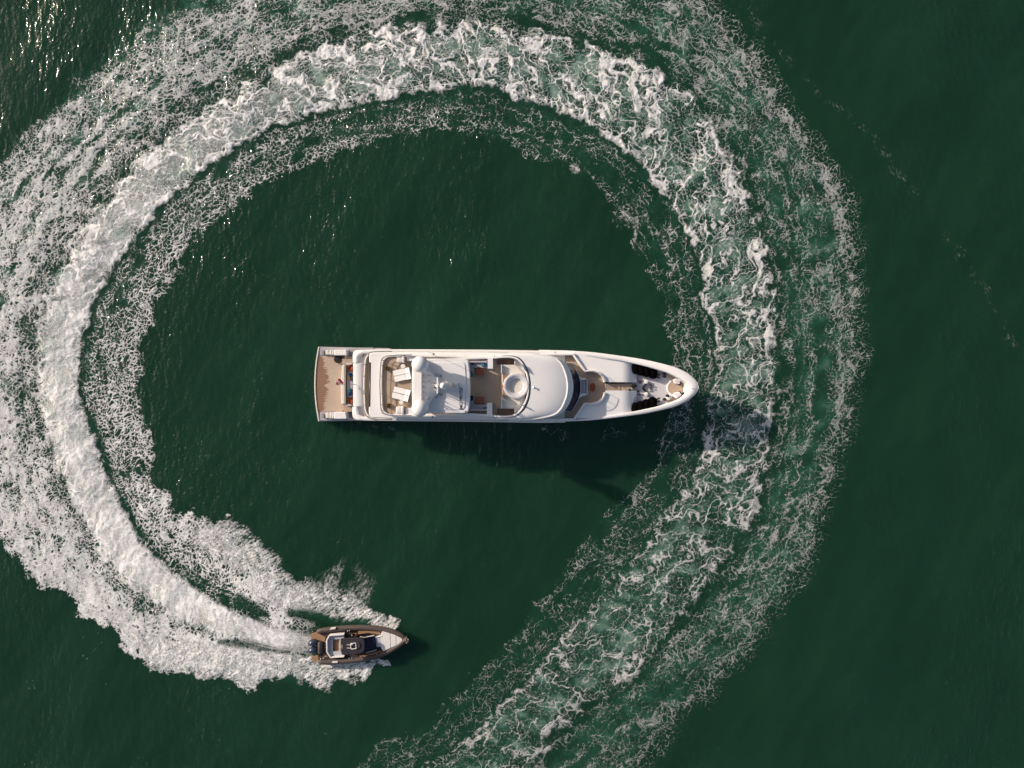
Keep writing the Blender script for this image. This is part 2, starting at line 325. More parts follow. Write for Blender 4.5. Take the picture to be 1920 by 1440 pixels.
def np_mesh(name, verts, quads, attrs, mat, smooth=True):
    me = bpy.data.meshes.new(name)
    nv, nq = len(verts), len(quads)
    me.vertices.add(nv); me.vertices.foreach_set('co', np.ascontiguousarray(verts, np.float32).ravel())
    me.loops.add(nq*4); me.loops.foreach_set('vertex_index', np.ascontiguousarray(quads, np.int32).ravel())
    me.polygons.add(nq); me.polygons.foreach_set('loop_start', np.arange(0, nq*4, 4, dtype=np.int32))
    me.polygons.foreach_set('use_smooth', np.full(nq, smooth))
    me.update(calc_edges=True)
    for k, v in attrs.items():
        a = me.attributes.new(k, 'FLOAT', 'POINT'); a.data.foreach_set('value', np.ascontiguousarray(v, np.float32))
    me.materials.append(mat)
    o = bpy.data.objects.new(name, me); COL.objects.link(o)
    return o

# ---------------------------------------------------------------- sea
def sea_material():
    m, nt, b, out = new_mat('sea_water')
    L = nt.links
    ae = N(nt, 'ShaderNodeAttribute', attribute_name='aeration')
    geo = N(nt, 'ShaderNodeNewGeometry')
    n1 = N(nt, 'ShaderNodeTexNoise', i_Scale=0.07, i_Detail=6.0, i_Roughness=.6); L.new(geo.outputs['Position'], n1.inputs['Vector'])
    base = mixc(nt, n1.outputs[0], (0.0062, 0.0295, 0.0148), (0.0104, 0.0425, 0.0245))
    b_ = nt.nodes; b_.remove(b)
    df = N(nt, 'ShaderNodeSubsurfaceScattering', falloff='BURLEY'); df.inputs['Scale'].default_value = 1.0; df.inputs['Radius'].default_value = (.9, 2.4, 1.7); gl = N(nt, 'ShaderNodeBsdfGlossy'); gl.inputs['Roughness'].default_value = .055
    r1 = N(nt, 'ShaderNodeMapRange'); r1.inputs[2].default_value = .3; L.new(ae.outputs['Fac'], r1.inputs[0])
    r2 = N(nt, 'ShaderNodeMapRange'); r2.inputs[1].default_value = .22; r2.inputs[2].default_value = 1.0; L.new(ae.outputs['Fac'], r2.inputs[0])
    L.new(mixc(nt, r2.outputs[0], mixc(nt, r1.outputs[0], base, (.022, .088, .058)), (0.40, 0.56, 0.46)), df.inputs['Color'])
    mp = N(nt, 'ShaderNodeMapping'); mp.inputs['Rotation'].default_value = (0, 0, math.radians(30)); mp.inputs['Scale'].default_value = (1, .4, 1)
    L.new(geo.outputs['Position'], mp.inputs['Vector'])
    a = N(nt, 'ShaderNodeTexNoise', i_Scale=1.25, i_Detail=1.5, i_Roughness=.5); L.new(mp.outputs[0], a.inputs['Vector'])
    c = N(nt, 'ShaderNodeTexNoise', i_Scale=2.6, i_Detail=1.5, i_Roughness=.5); L.new(geo.outputs['Position'], c.inputs['Vector'])
    pt = N(nt, 'ShaderNodeTexNoise', i_Scale=0.09, i_Detail=3.0); L.new(mp.outputs[0], pt.inputs['Vector'])     # cat's paws: patches of livelier ripples
    rp = N(nt, 'ShaderNodeMapRange'); rp.inputs[1].default_value = .30; rp.inputs[2].default_value = .75; rp.inputs[3].default_value = .15; rp.inputs[4].default_value = 1.0
    L.new(pt.outputs[0], rp.inputs[0])
    ml = N(nt, 'ShaderNodeMath', operation='MULTIPLY'); L.new(c.outputs[0], ml.inputs[0]); ml.inputs[1].default_value = .42
    ad = N(nt, 'ShaderNodeMath', operation='ADD'); L.new(a.outputs[0], ad.inputs[0]); L.new(ml.outputs[0], ad.inputs[1])
    bp = N(nt, 'ShaderNodeBump', i_Distance=0.47); L.new(ad.outputs[0], bp.inputs['Height']); L.new(rp.outputs[0], bp.inputs['Strength'])
    fz = N(nt, 'ShaderNodeFresnel', i_IOR=1.33)
    L.new(bp.outputs[0], gl.inputs['Normal']); L.new(bp.outputs[0], fz.inputs['Normal'])
    mx = N(nt, 'ShaderNodeMixShader'); L.new(fz.outputs[0], mx.inputs[0]); L.new(df.outputs[0], mx.inputs[1]); L.new(gl.outputs[0], mx.inputs[2]); L.new(mx.outputs[0], out.inputs[0])
    return m

def px_world(x, y): return (x-960)/PPM, (720-y)/PPM
def build_sea():
    def axis(lo, hi, st):
        c = np.arange(lo, hi+.1, st); g = np.cumsum(st*1.32**np.arange(1, 36)); g = g[g < 60000]
        return np.concatenate([(lo-g)[::-1], c, c[-1]+g])
    ax = axis(-180, 2100, 3.0); ay = axis(-140, 1580, 3.0)
    X, Y = np.meshgrid(ax, ay); x = X.ravel(); y = Y.ravel()
    h = threaded(wave_height, x, y); ae = threaded(aeration, x, y)
    fr = (x < -300) | (x > 2240) | (y < -300) | (y > 1760)
    h = np.where(fr, .22*perlin((x*.87+y*.5)/150, (x*.5-y*.87)/260, 201)*(np.hypot(x, y) < 8000), h); ae = np.where(fr, 0, ae)
    wx, wy = px_world(x, y)
    nx, ny = len(ax), len(ay)
    i = (np.arange(ny-1)[:, None]*nx+np.arange(nx-1)[None, :]).ravel()
    q = np.stack([i+nx, i+nx+1, i+1, i], 1)
    o = np_mesh('sea_water', np.stack([wx, wy, h], 1), q, {'aeration': ae}, sea_material())
    tag(o, 'deep green open sea with small wind ripples', 'sea', kind='structure')

def foam_material():
    m, nt, b, out = new_mat('foam'); L = nt.links
    al = N(nt, 'ShaderNodeAttribute', attribute_name='opacity'); wh = N(nt, 'ShaderNodeAttribute', attribute_name='fresh')
    geo = N(nt, 'ShaderNodeNewGeometry')
    n = N(nt, 'ShaderNodeTexNoise', i_Scale=7.0, i_Detail=3.0, i_Roughness=.65); L.new(geo.outputs['Position'], n.inputs['Vector'])
    mr = N(nt, 'ShaderNodeMapRange'); mr.inputs[1].default_value = .3; mr.inputs[2].default_value = .7; mr.inputs[3].default_value = -.22; mr.inputs[4].default_value = .22
    L.new(n.outputs[0], mr.inputs[0])
    ad = N(nt, 'ShaderNodeMath', operation='ADD', use_clamp=True); L.new(al.outputs['Fac'], ad.inputs[0]); L.new(mr.outputs[0], ad.inputs[1])
    mu = N(nt, 'ShaderNodeMath', operation='MULTIPLY', use_clamp=True); L.new(ad.outputs[0], mu.inputs[0])
    ss = N(nt, 'ShaderNodeMapRange', interpolation_type='SMOOTHSTEP'); ss.inputs[1].default_value = 0; ss.inputs[2].default_value = .25; L.new(al.outputs['Fac'], ss.inputs[0])
    L.new(ss.outputs[0], mu.inputs[1])
    L.new(mixc(nt, wh.outputs['Fac'], (.50, .50, .47), (.86, .86, .86)), b.inputs['Base Color'])
    b.inputs['Roughness'].default_value = .8; b.inputs['Specular IOR Level'].default_value = .2
    tr = N(nt, 'ShaderNodeBsdfTransparent'); mx = N(nt, 'ShaderNodeMixShader')
    L.new(mu.outputs[0], mx.inputs[0]); L.new(tr.outputs[0], mx.inputs[1]); L.new(b.outputs[0], mx.inputs[2]); L.new(mx.outputs[0], out.inputs[0])
    return m

def build_foam():
    st = 1.06
    ax = np.arange(-110, 2030, st); ay = np.arange(-85, 1525, st)
    X, Y = np.meshgrid(ax, ay); x = X.ravel(); y = Y.ravel()
    s, d = SD(x, y)
    act = (s > -220) & (d > prof(B_IN, s)-45) & (d < prof(B_OUT, s)+45) | ((x > 1330) & (y < 800)) | ((x > 560) & (x < 760) & (y > 1000) & (y < 1310))
    act |= (perlin(x/70, y/70, 96) > .08) & (x < 1900)
    ia = np.nonzero(act)[0]
    A, T, PL, S_, D_, CORE = threaded(foam_fields, x[ia], y[ia], 16)
    keep = A > .05
    ia = ia[keep]; A = A[keep]; T = T[keep]; PL = PL[keep]; S_ = S_[keep]
    alpha = np.zeros(x.shape, np.float32); alpha[ia] = A
    nx, ny = len(ax), len(ay)
    al = alpha.reshape(ny, nx) > .05
    qm = al[:-1, :-1] | al[1:, :-1] | al[:-1, 1:] | al[1:, 1:]
    used = np.zeros((ny, nx), bool)
    used[:-1, :-1] |= qm; used[1:, :-1] |= qm; used[:-1, 1:] |= qm; used[1:, 1:] |= qm
    used = used.ravel(); idx = np.cumsum(used)-1
    full = lambda v: (lambda z: (z.__setitem__(ia, v), z)[1])(np.zeros(x.shape, np.float32))
    T = full(T)[used]; PL = full(PL)[used]; S_ = s[used]; A = alpha[used]
    xu = x[used]; yu = y[used]
    h = threaded(wave_height, xu, yu)
    lump = perlin(xu/14, yu/14, 301)*.7+perlin(xu/6, yu/6, 302)*.35+perlin(xu/3, yu/3, 303)*.10
    z = h+.05+A*(1+.8*lump)*tab(S_, -200, .015, 400, .02, 900, .045, 1500, .075, 3700, .075)+PL*A*np.clip(.06+.06*lump, 0, 1)+A*lump*tab(S_, -200, .02, 300, .02, 900, .03, 1800, .03, 3700, .03)*np.clip(T*1.3, 0, 1)
    fresh = np.clip(tab(S_, -200, .95, 0, .92, 700, .80, 1500, .80, 2300, .66, 3000, .54, 3700, .44)+.3*lump*A, 0, 1)
    gx, gy = px_world(xu, yu)
    i = np.nonzero(qm.ravel())[0]; r = i//(nx-1); c = i % (nx-1); v0 = r*nx+c
    q = idx[np.stack([v0+nx, v0+nx+1, v0+1, v0], 1)]
    o = np_mesh('wake_foam', np.stack([gx, gy, z], 1), q, {'opacity': A, 'fresh': fresh}, foam_material())
    tag(o, 'white lacy foam wake curling in a ring behind the speeding tender', 'wake foam', kind='stuff')
    print('foam quads', len(q))
# ---------------------------------------------------------------- modelling helpers
def P(px, py, z):
    """point at height z that stands under photo pixel (px, py); the drone hangs 100 m above the sea"""
    k = (CAM_H-z)/CAM_H/PPM
    return ((px-960)*k, (720-py)*k, z)
def PX(n, z): return n/PPM*(CAM_H-z)/CAM_H
def spl(pts, n=8, closed=False):
    p = [np.array(q, float) for q in pts]; out = []; m = len(p)
    for i in range(m if closed else m-1):
        g = (lambda j: p[j % m]) if closed else (lambda j: p[min(max(j, 0), m-1)])
        a, b, c, d = g(i-1), g(i), g(i+1), g(i+2)
        for k in range(n):
            f = k/n
            out.append(tuple(0.5*((2*b)+(-a+c)*f+(2*a-5*b+4*c-d)*f*f+(-a+3*b-3*c+d)*f**3)))
    if not closed: out.append(tuple(p[-1]))
    return out
def resample(pts, n):
    p = np.array(pts, float); L = np.concatenate([[0], np.cumsum(np.hypot(*(p[1:]-p[:-1]).T[:2]))]); t = np.linspace(0, L[-1], n)
    return np.stack([np.interp(t, L, p[:, k]) for k in range(p.shape[1])], 1)
def rpoly(pts, n=5):
    """polygon with rounded corners: (x, y, r)"""
    out = []; m = len(pts)
    for i in range(m):
        q = pts[i]; r = q[2] if len(q) > 2 else 0
        c = np.array(q[:2], float)
        if r <= 0: out.append(tuple(c)); continue
        a = np.array(pts[i-1][:2], float)-c; b = np.array(pts[(i+1) % m][:2], float)-c
        la, lb = np.linalg.norm(a), np.linalg.norm(b); r_ = min(r, la*.49, lb*.49)
        A = c+a/la*r_; B = c+b/lb*r_
        for k in range(n+1):
            t = k/n; out.append(tuple((1-t)**2*A+2*t*(1-t)*c+t*t*B))
    return out
def area2(p): return sum(p[i][0]*p[(i+1) % len(p)][1]-p[(i+1) % len(p)][0]*p[i][1] for i in range(len(p)))
def inset(p, r):
    """offset a counter-clockwise polygon inwards by r"""
    m = len(p); out = []
    for i in range(m):
        a, b, c = (np.array(p[j % m], float) for j in (i-1, i, i+1))
        d1 = b-a; d2 = c-b; l1 = np.linalg.norm(d1) or 1e-9; l2 = np.linalg.norm(d2) or 1e-9
        n1 = np.array([-d1[1], d1[0]])/l1; n2 = np.array([-d2[1], d2[0]])/l2
        nn = n1+n2; q = nn@nn
        nn = n1 if q < 1e-6 else nn*(2/max(q, .9))*.5*1.0
        out.append(tuple(b+nn*r*1.0*(1 if q < 1e-6 else 1)))
    return out
class MB:
    def __init__(s): s.v = []; s.f = []
    def add(s, vs, fs):
        o = len(s.v); s.v += [tuple(map(float, q)) for q in vs]; s.f += [tuple(i+o for i in f) for f in fs]; return s
    def rings(s, rings, cap0=True, cap1=True, closed=True):
        n = len(rings[0]); vs = [p for r in rings for p in r]; fs = []
        for k in range(len(rings)-1):
            for i in range(n if closed else n-1):
                j = (i+1) % n; fs.append((k*n+i, k*n+j, (k+1)*n+j, (k+1)*n+i))
        if cap0: fs.append(tuple(range(n))[::-1])
        if cap1: fs.append(tuple(range((len(rings)-1)*n, len(rings)*n)))
        return s.add(vs, fs)
    def prism(s, poly, z0, z1, bev=0.0, flare=0.0):
        """upright body over a world-space outline with a softened top edge"""
        p = [tuple(q[:2]) for q in poly]
        if area2(p) < 0: p = p[::-1]
        R = [[(x, y, z0) for x, y in (inset(p, flare) if flare else p)]]
        if bev > 0:
            R += [[(x, y, z1-bev) for x, y in p], [(x, y, z1-bev*.3) for x, y in inset(p, bev*.3)], [(x, y, z1) for x, y in inset(p, bev)]]
        else: R += [[(x, y, z1) for x, y in p]]
        return s.rings(R)
    def pp(s, pts, z0, z1, bev=0.0, flare=0.0):
        """prism over photo pixels measured at its top"""
        return s.prism([P(q[0], q[1], z1) for q in pts], z0, z1, bev, flare)
    def box(s, px0, py0, px1, py1, z0, z1, bev=0.03):
        return s.pp([(px0, py0), (px1, py0), (px1, py1), (px0, py1)], z0, z1, bev)
    def tube(s, path, r, n=8, taper=None, closed=False):
        path = [Vector(q) for q in path]; R = []; up = Vector((0, 0, 1)); m = len(path)
        for i, q in enumerate(path):
            a = path[(i-1) % m] if closed or i else path[0]; b = path[(i+1) % m] if closed or i < m-1 else path[-1]
            t = (b-a).normalized(); x = t.cross(up)
            if x.length < 1e-3: x = t.cross(Vector((1, 0, 0)))
            x.normalize(); y = x.cross(t); rr = r if taper is None else taper[i]
            R.append([q+(x*math.cos(w)+y*math.sin(w))*rr for w in (2*math.pi*k/n for k in range(n))])
        if closed: R.append(R[0])
        return s.rings(R, not closed, not closed)
    def wall(s, path, w, z0, z1, bev=.04):
        """upright band of width w along a world-space path"""
        p = np.array([q[:2] for q in path], float); d = np.gradient(p, axis=0); d /= np.linalg.norm(d, axis=1)[:, None]+1e-9
        nrm = np.stack([-d[:, 1], d[:, 0]], 1)
        bv = min(bev, w*.45); R = []
        for q, m in zip(p, nrm):
            R.append([(q[0]+m[0]*o, q[1]+m[1]*o, z) for o, z in ((-w/2, z0), (-w/2, z1-bv), (-w/2+bv*.3, z1-bv*.3), (-w/2+bv, z1), (w/2-bv, z1), (w/2-bv*.3, z1-bv*.3), (w/2, z1-bv), (w/2, z0))])
        return s.rings(R)
    def lathe(s, c, prof, n=32, sx=1.0, sy=1.0, cap0=False, cap1=False):
        R = [[(c[0]+r*sx*math.cos(2*math.pi*k/n), c[1]+r*sy*math.sin(2*math.pi*k/n), z) for k in range(n)] for r, z in prof]
        return s.rings(R, cap0, cap1)
    def ball(s, c, r, n=16, m=9, sz=1.0):
        return s.lathe(c, [(max(r*math.sin(math.pi*k/m), 1e-3), c[2]-r*sz*math.cos(math.pi*k/m)) for k in range(m+1)], n)
    def capsule(s, a, b, r, n=10, cap=4, flat=1.0):
        a, b = Vector(a), Vector(b); t = (b-a).normalized(); L = (b-a).length; pts = []; rad = []
        for k in range(cap+1):
            w = math.pi/2*(1-k/cap); pts.append(a+t*(r-r*math.sin(w))*flat); rad.append(max(r*math.cos(w), .004))
        for k in range(cap+1):
            w = math.pi/2*k/cap; pts.append(b-t*(r-r*math.sin(w))*flat); rad.append(max(r*math.cos(w), .004))
        return s.tube(pts, r, n, rad)
    def build(s, name, mat, parent=None, smooth=False, label=None):
        me = bpy.data.meshes.new(name); me.from_pydata(s.v, [], s.f)
        bm = bmesh.new(); bm.from_mesh(me); bmesh.ops.recalc_face_normals(bm, faces=bm.faces)
        bm.to_mesh(me); bm.free()
        me.materials.append(M[mat])
        if smooth:
            me.polygons.foreach_set('use_smooth', [True]*len(me.polygons))
            me.set_sharp_from_angle(angle=math.radians(38 if smooth is True else smooth))
        o = bpy.data.objects.new(name, me); COL.objects.link(o)
        if parent is not None:
            o.parent = parent; o.matrix_parent_inverse = Matrix.Translation(-WLOC[parent.name]) if parent.parent is None else Matrix.Identity(4)
        if label: o['label'] = label
        return o
WLOC = {}
def thing(name, label, cat, loc, group=None):
    o = bpy.data.objects.new(name, None); o.empty_display_size = .3; COL.objects.link(o)
    o.location = loc; WLOC[o.name] = Vector(loc)
    return tag(o, label, cat, group)
# ---------------------------------------------------------------- materials
M = {}
def simple(name, col, rough=.5, spec=.5, noise=.06, scale=3.0, metal=0.0, coat=0.0, bump=0.0, bscale=40.0):
    m, nt, b, out = new_mat(name); L = nt.links
    g = N(nt, 'ShaderNodeNewGeometry')
    n = N(nt, 'ShaderNodeTexNoise', i_Scale=scale, i_Detail=4.0); L.new(g.outputs['Position'], n.inputs['Vector'])
    lo = tuple(max(c*(1-noise*2), 0) for c in col); hi = tuple(min(c*(1+noise), 1) for c in col)
    L.new(mixc(nt, n.outputs[0], lo, hi), b.inputs['Base Color'])
    b.inputs['Roughness'].default_value = rough; b.inputs['Specular IOR Level'].default_value = spec; b.inputs['Metallic'].default_value = metal
    b.inputs['Coat Weight'].default_value = coat
    if bump:
        n2 = N(nt, 'ShaderNodeTexNoise', i_Scale=bscale, i_Detail=2.0); L.new(g.outputs['Position'], n2.inputs['Vector'])
        bp = N(nt, 'ShaderNodeBump', i_Strength=bump, i_Distance=.02); L.new(n2.outputs[0], bp.inputs['Height']); L.new(bp.outputs[0], b.inputs['Normal'])
    M[name] = m; return m
def teak(name, dry, wet=None, plank=.11):
    m, nt, b, out = new_mat(name); L = nt.links
    g = N(nt, 'ShaderNodeNewGeometry'); sp = N(nt, 'ShaderNodeSeparateXYZ'); L.new(g.outputs['Position'], sp.inputs[0])
    dv = N(nt, 'ShaderNodeMath', operation='DIVIDE'); L.new(sp.outputs['Y'], dv.inputs[0]); dv.inputs[1].default_value = plank
    fl = N(nt, 'ShaderNodeMath', operation='FLOOR'); L.new(dv.outputs[0], fl.inputs[0])
    fr = N(nt, 'ShaderNodeMath', operation='FRACT'); L.new(dv.outputs[0], fr.inputs[0])
    wn_ = N(nt, 'ShaderNodeTexWhiteNoise', noise_dimensions='1D'); L.new(fl.outputs[0], wn_.inputs['W'])
    cv = N(nt, 'ShaderNodeCombineXYZ'); L.new(sp.outputs['X'], cv.inputs[0]); L.new(fl.outputs[0], cv.inputs[1])
    gr = N(nt, 'ShaderNodeTexNoise', i_Scale=1.3, i_Detail=4.0); L.new(cv.outputs[0], gr.inputs['Vector'])
    pn = N(nt, 'ShaderNodeTexNoise', i_Scale=.5, i_Detail=4.0); L.new(g.outputs['Position'], pn.inputs['Vector'])
    c1 = mixc(nt, wn_.outputs['Value'], tuple(c*.84 for c in dry), tuple(c*1.08 for c in dry))
    c2 = mixc(nt, gr.outputs[0], c1, tuple(c*.9 for c in dry))
    c2 = mixc(nt, pn.outputs[0], c2, tuple(min(c*1.05, 1) for c in dry))
    if wet:
        # sea water washed over the aft edge: each plank wicked it up a different way
        q = N(nt, 'ShaderNodeMath', operation='MULTIPLY'); L.new(sp.outputs['Y'], q.inputs[0]); L.new(sp.outputs['Y'], q.inputs[1])
        q2 = N(nt, 'ShaderNodeMath', operation='MULTIPLY'); L.new(q.outputs[0], q2.inputs[0]); q2.inputs[1].default_value = -.055
        yn = N(nt, 'ShaderNodeTexNoise', noise_dimensions='1D', i_Scale=1.5, i_Detail=2.0); L.new(sp.outputs['Y'], yn.inputs['W'])
        a1 = N(nt, 'ShaderNodeMath', operation='MULTIPLY'); L.new(yn.outputs[0], a1.inputs[0]); a1.inputs[1].default_value = 1.0
        a2 = N(nt, 'ShaderNodeMath', operation='MULTIPLY'); L.new(wn_.outputs['Value'], a2.inputs[0]); a2.inputs[1].default_value = .55
        s1 = N(nt, 'ShaderNodeMath', operation='ADD'); L.new(a1.outputs[0], s1.inputs[0]); L.new(a2.outputs[0], s1.inputs[1])
        s2 = N(nt, 'ShaderNodeMath', operation='ADD'); L.new(s1.outputs[0], s2.inputs[0]); L.new(q2.outputs[0], s2.inputs[1])
        s3 = N(nt, 'ShaderNodeMath', operation='ADD'); L.new(s2.outputs[0], s3.inputs[0]); s3.inputs[1].default_value = P(603.5, 720, 1.6)[0]
        lt = N(nt, 'ShaderNodeMath', operation='LESS_THAN'); L.new(sp.outputs['X'], lt.inputs[0]); L.new(s3.outputs[0], lt.inputs[1])
        w1 = mixc(nt, gr.outputs[0], wet, tuple(c*1.5 for c in wet))
        c2 = mixc(nt, lt.outputs[0], c2, w1)
        rr = N(nt, 'ShaderNodeMapRange'); rr.inputs[3].default_value = .6; rr.inputs[4].default_value = .3; L.new(lt.outputs[0], rr.inputs[0]); L.new(rr.outputs[0], b.inputs['Roughness'])
    else: b.inputs['Roughness'].default_value = .6
    ca = N(nt, 'ShaderNodeMath', operation='LESS_THAN'); L.new(fr.outputs[0], ca.inputs[0]); ca.inputs[1].default_value = .07
    L.new(mixc(nt, ca.outputs[0], c2, (.05, .045, .04)), b.inputs['Base Color'])
    b.inputs['Specular IOR Level'].default_value = .25
    M[name] = m
simple('gelcoat', (.80, .785, .775), .28, .5, .02, .6, coat=.15)
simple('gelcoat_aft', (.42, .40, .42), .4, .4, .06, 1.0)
simple('cream', (.70, .66, .58), .45, .4, .05)
simple('deck_paint', (.56, .55, .58), .6, .3, .05, 2.0)
teak('teak', (.43, .33, .25)); teak('teak_wet', (.46, .365, .295), (.21, .125, .085)); teak('teak_dark', (.26, .16, .11))
simple('dark_glass', (.018, .018, .040), .12, .22, .1)
simple('side_glass', (.01, .011, .014), .05, .6, .1)
simple('clear_glass', (.35, .42, .46), .05, .6, .1)
simple('steel', (.55, .54, .53), .3, .5, .05, metal=.7)
simple('rail_grey', (.30, .29, .30), .35, .5, .05)
simple('black', (.012, .011, .012), .5, .4, .1)
simple('fender_cloth', (.0035, .0028, .003), 1.0, .02, .3, 6.0, bump=.6, bscale=9)
simple('lounger_cloth', (.80, .79, .77), .85, .1, .05, 5.0, bump=.3)
simple('cover_cloth', (.66, .63, .60), .85, .1, .10, 4.0, bump=.5, bscale=8)
simple('sofa_cloth', (.42, .39, .42), .85, .1, .08, 4.0, bump=.3)
simple('blue_cushion', (.015, .05, .14), .8, .1, .25, 9.0); simple('teal_cushion', (.04, .16, .22), .8, .1, .25, 9.0); simple('navy_cushion', (.012, .014, .05), .8, .1, .25, 9.0)
simple('varnish', (.30, .085, .025), .22, .5, .18, 5.0, coat=.5); simple('red_wood', (.26, .045, .015), .25, .5, .2, 5.0, coat=.5)
simple('wicker', (.20, .12, .045), .8, .2, .3, 30.0, bump=.6)
simple('flag_red', (.60, .02, .03), .8, .1, .1); simple('flag_white', (.80, .78, .76), .8, .1, .05)
simple('ink', (.05, .055, .10), .6, .2, .05); simple('orange', (.55, .12, .02), .5, .3, .1)
simple('tan_wood', (.33, .20, .12), .5, .3, .15, 6.0)
simple('tub', (.62, .60, .61), .25, .5, .03)
simple('rib_tube', (.085, .066, .060), .55, .3, .12, 2.5, bump=.2); simple('rib_deck', (.055, .040, .042), .6, .3, .15, 4.0)
simple('rib_roof', (.035, .031, .037), .45, .4, .12, 3.0); simple('cowl', (.030, .042, .075), .25, .5, .1, coat=.4)
simple('vinyl', (.72, .69, .66), .55, .3, .04); simple('vinyl_grey', (.46, .46, .50), .55, .3, .05)
simple('cloth_dark', (.022, .016, .018), .85, .1, .2, 8.0); simple('skin', (.50, .27, .18), .55, .3, .08); simple('hair', (.03, .018, .012), .7, .2, .2)
simple('rope', (.08, .06, .07), .8, .1, .2, 20)

# ---------------------------------------------------------------- motor yacht
YC = lambda u: 719.6+0.0085*(u-590)
HULL = [(700, 65.6), (760, 66.2), (830, 66.8), (900, 67.3), (960, 67.6), (1010, 67.5), (1060, 66.8), (1100, 64.8), (1125, 62.5), (1150, 59.4), (1180, 55.4), (1205, 51.5), (1230, 46.4), (1250, 41.6), (1266, 37), (1280, 31), (1290, 25.4), (1298, 19), (1304, 13), (1308, 7), (1310, 1.2)]
def sheer(u): return float(np.interp(u, [700, 1060, 1180, 1310], [5.0, 5.0, 5.3, 6.1]))
def hullpt(u, sgn, hw, z): return P(u, YC(u)+sgn*hw, z)

def build_yacht():
    base = P(945, 722, 0)
    Y = thing('motor_yacht', 'long white motor yacht lying still in the middle of the foam ring', 'yacht', (base[0], base[1], 0))
    # --- hull
    st = spl([(u, h) for u, h in HULL], 3); mb = MB(); R = []
    for u, h in st:
        z = sheer(u); x, y, _ = P(u, YC(u), z); b = PX(h, z)
        f = float(np.interp(u, [700, 1000, 1100, 1200, 1280, 1310], [.97, .96, .90, .72, .42, .2])); back = float(np.interp(u, [1150, 1310], [0, 3.6]))
        ring = []
        for sg in (1, -1):
            pr = [(1.0, z, 0), (1.0, z-.35, 0), (.45+.55*f, z*.45, back*.4), (f, .15, back), (f*.93, -.5, back*1.1), (.05, -1.3, back*1.2)]
            side = [(x-bk, y+sg*b*k, zz) for k, zz, bk in pr]
            ring += side if sg == 1 else side[::-1]
        R.append(ring)
    mb.rings(R, True, True, closed=False); mb.build('hull', 'gelcoat', Y, smooth=True)
    # aft hull wings, lower than the decks
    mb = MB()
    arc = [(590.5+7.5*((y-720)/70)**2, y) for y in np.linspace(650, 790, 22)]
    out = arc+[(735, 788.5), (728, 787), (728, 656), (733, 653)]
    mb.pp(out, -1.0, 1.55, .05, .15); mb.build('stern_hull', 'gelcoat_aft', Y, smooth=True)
    mb = MB(); mb.wall([P(a, b, 1.7) for a, b in arc], .17, 1.3, 1.72, .03); mb.build('stern_rub_rail', 'cream', Y)
    # swim platform of teak
    mb = MB(); mb.pp([(592.2+7.0*((y-720)/70)**2, y) for y in np.linspace(667.5, 771.5, 16)]+[(643, 771.5), (643, 667.5)], 1.5, 1.62, .01); mb.build('swim_platform', 'teak_wet', Y)
    for sg, ys in ((-1, (650.5, 666.5)), (1, (772.5, 789))):
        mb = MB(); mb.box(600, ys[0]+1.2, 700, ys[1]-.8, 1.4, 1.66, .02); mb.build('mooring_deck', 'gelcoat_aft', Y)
        yo, yi = (655.5, 666.5) if sg < 0 else (786, 772.5)
        # stair bulwark sweeping up from the platform in three swollen steps
        for k, (u0, u1, z1, mt) in enumerate([(610, 616, 2.05, 'cream'), (617.5, 621.5, 2.35, 'gelcoat'), (622, 626, 2.6, 'deck_paint'), (626, 650, 3.0, 'gelcoat')]):
            mb = MB(); c = (yo+yi)/2; hw = abs(yo-yi)/2*(.8+.06*k)
            mb.prism([P(a, c+b, z1) for a, b in rpoly([(u0, -hw, 1.5), (u1, -hw, 1.5), (u1, hw, 1), (u0, hw, 3)])], 1.5, z1, .16); mb.build('stair_bulwark', mt, Y, smooth=True)
        for k in range(2):
            mb = MB(); mb.lathe(P(606, (658.5, 777)[sg > 0]+k*4, 1.66), [(.0, 1.62), (.15, 1.64), (.13, 1.9), (.2, 1.98), (.0, 2.0)], 10); mb.build('mooring_bollard', 'rail_grey', Y, smooth=True)
    # main deck cockpit
    mb = MB(); mb.box(645.5, 667, 735, 772, 1.4, 2.45, .02); mb.build('cockpit_deck', 'teak', Y)
    for y0, y1 in ((672, 682), (760, 770)):
        for k in range(3):
            mb = MB(); mb.box(640.2+k*1.75, y0, 645.6, y1, 1.6, 1.85+k*.25, .02); mb.build('cockpit_step', 'teak', Y)
    mb = MB(); mb.prism([P(a, b, 3.3) for a, b in rpoly([(641.5, 684, 2), (646.5, 683, 2), (646.5, 758, 2), (639.5, 758, 2), (638.6, 720)])], 1.6, 3.3, .14); mb.build('cockpit_transom', 'cream', Y, smooth=True)
    mb = MB(); rl = spl([(700, 655, ), (660, 656), (651, 659), (648.5, 667), (648, 690), (647.4, 720), (647.6, 750), (648, 775), (651, 783), (660, 786), (700, 787)], 4)
    mb.tube([P(a, b, 3.5) for a, b in rl], .045, 6); mb.build('cockpit_rail', 'steel', Y, smooth=True)
    mb = MB(); mb.prism([P(a, b, 2.95) for a, b in rpoly([(650, 697, 1), (672, 697, 1), (672, 745, 1), (650, 745, 1)])], 2.4, 2.95, .1); mb.build('cockpit_sofa', 'sofa_cloth', Y, smooth=True)
    for y0 in (758, 681): mb = MB(); mb.box(649, y0, 672, y0+3, 2.4, 3.1, .05); mb.build('cockpit_locker', 'deck_paint', Y)
    # deckhouse under the overhangs
    mb = MB(); mb.pp([(700, 668), (1030, 672), (1030, 776), (700, 772)], 2.4, 4.4, 0); mb.build('main_deckhouse', 'gelcoat', Y)
    for py, off in ((667.2, -1), (772.6, 1)):
        for k in range(5):
            mb = MB(); u0 = 715+k*62; mb.box(u0, py-.5, u0+52, py+.5, 2.9, 4.0, .0); mb.build('saloon_window', 'side_glass', Y)
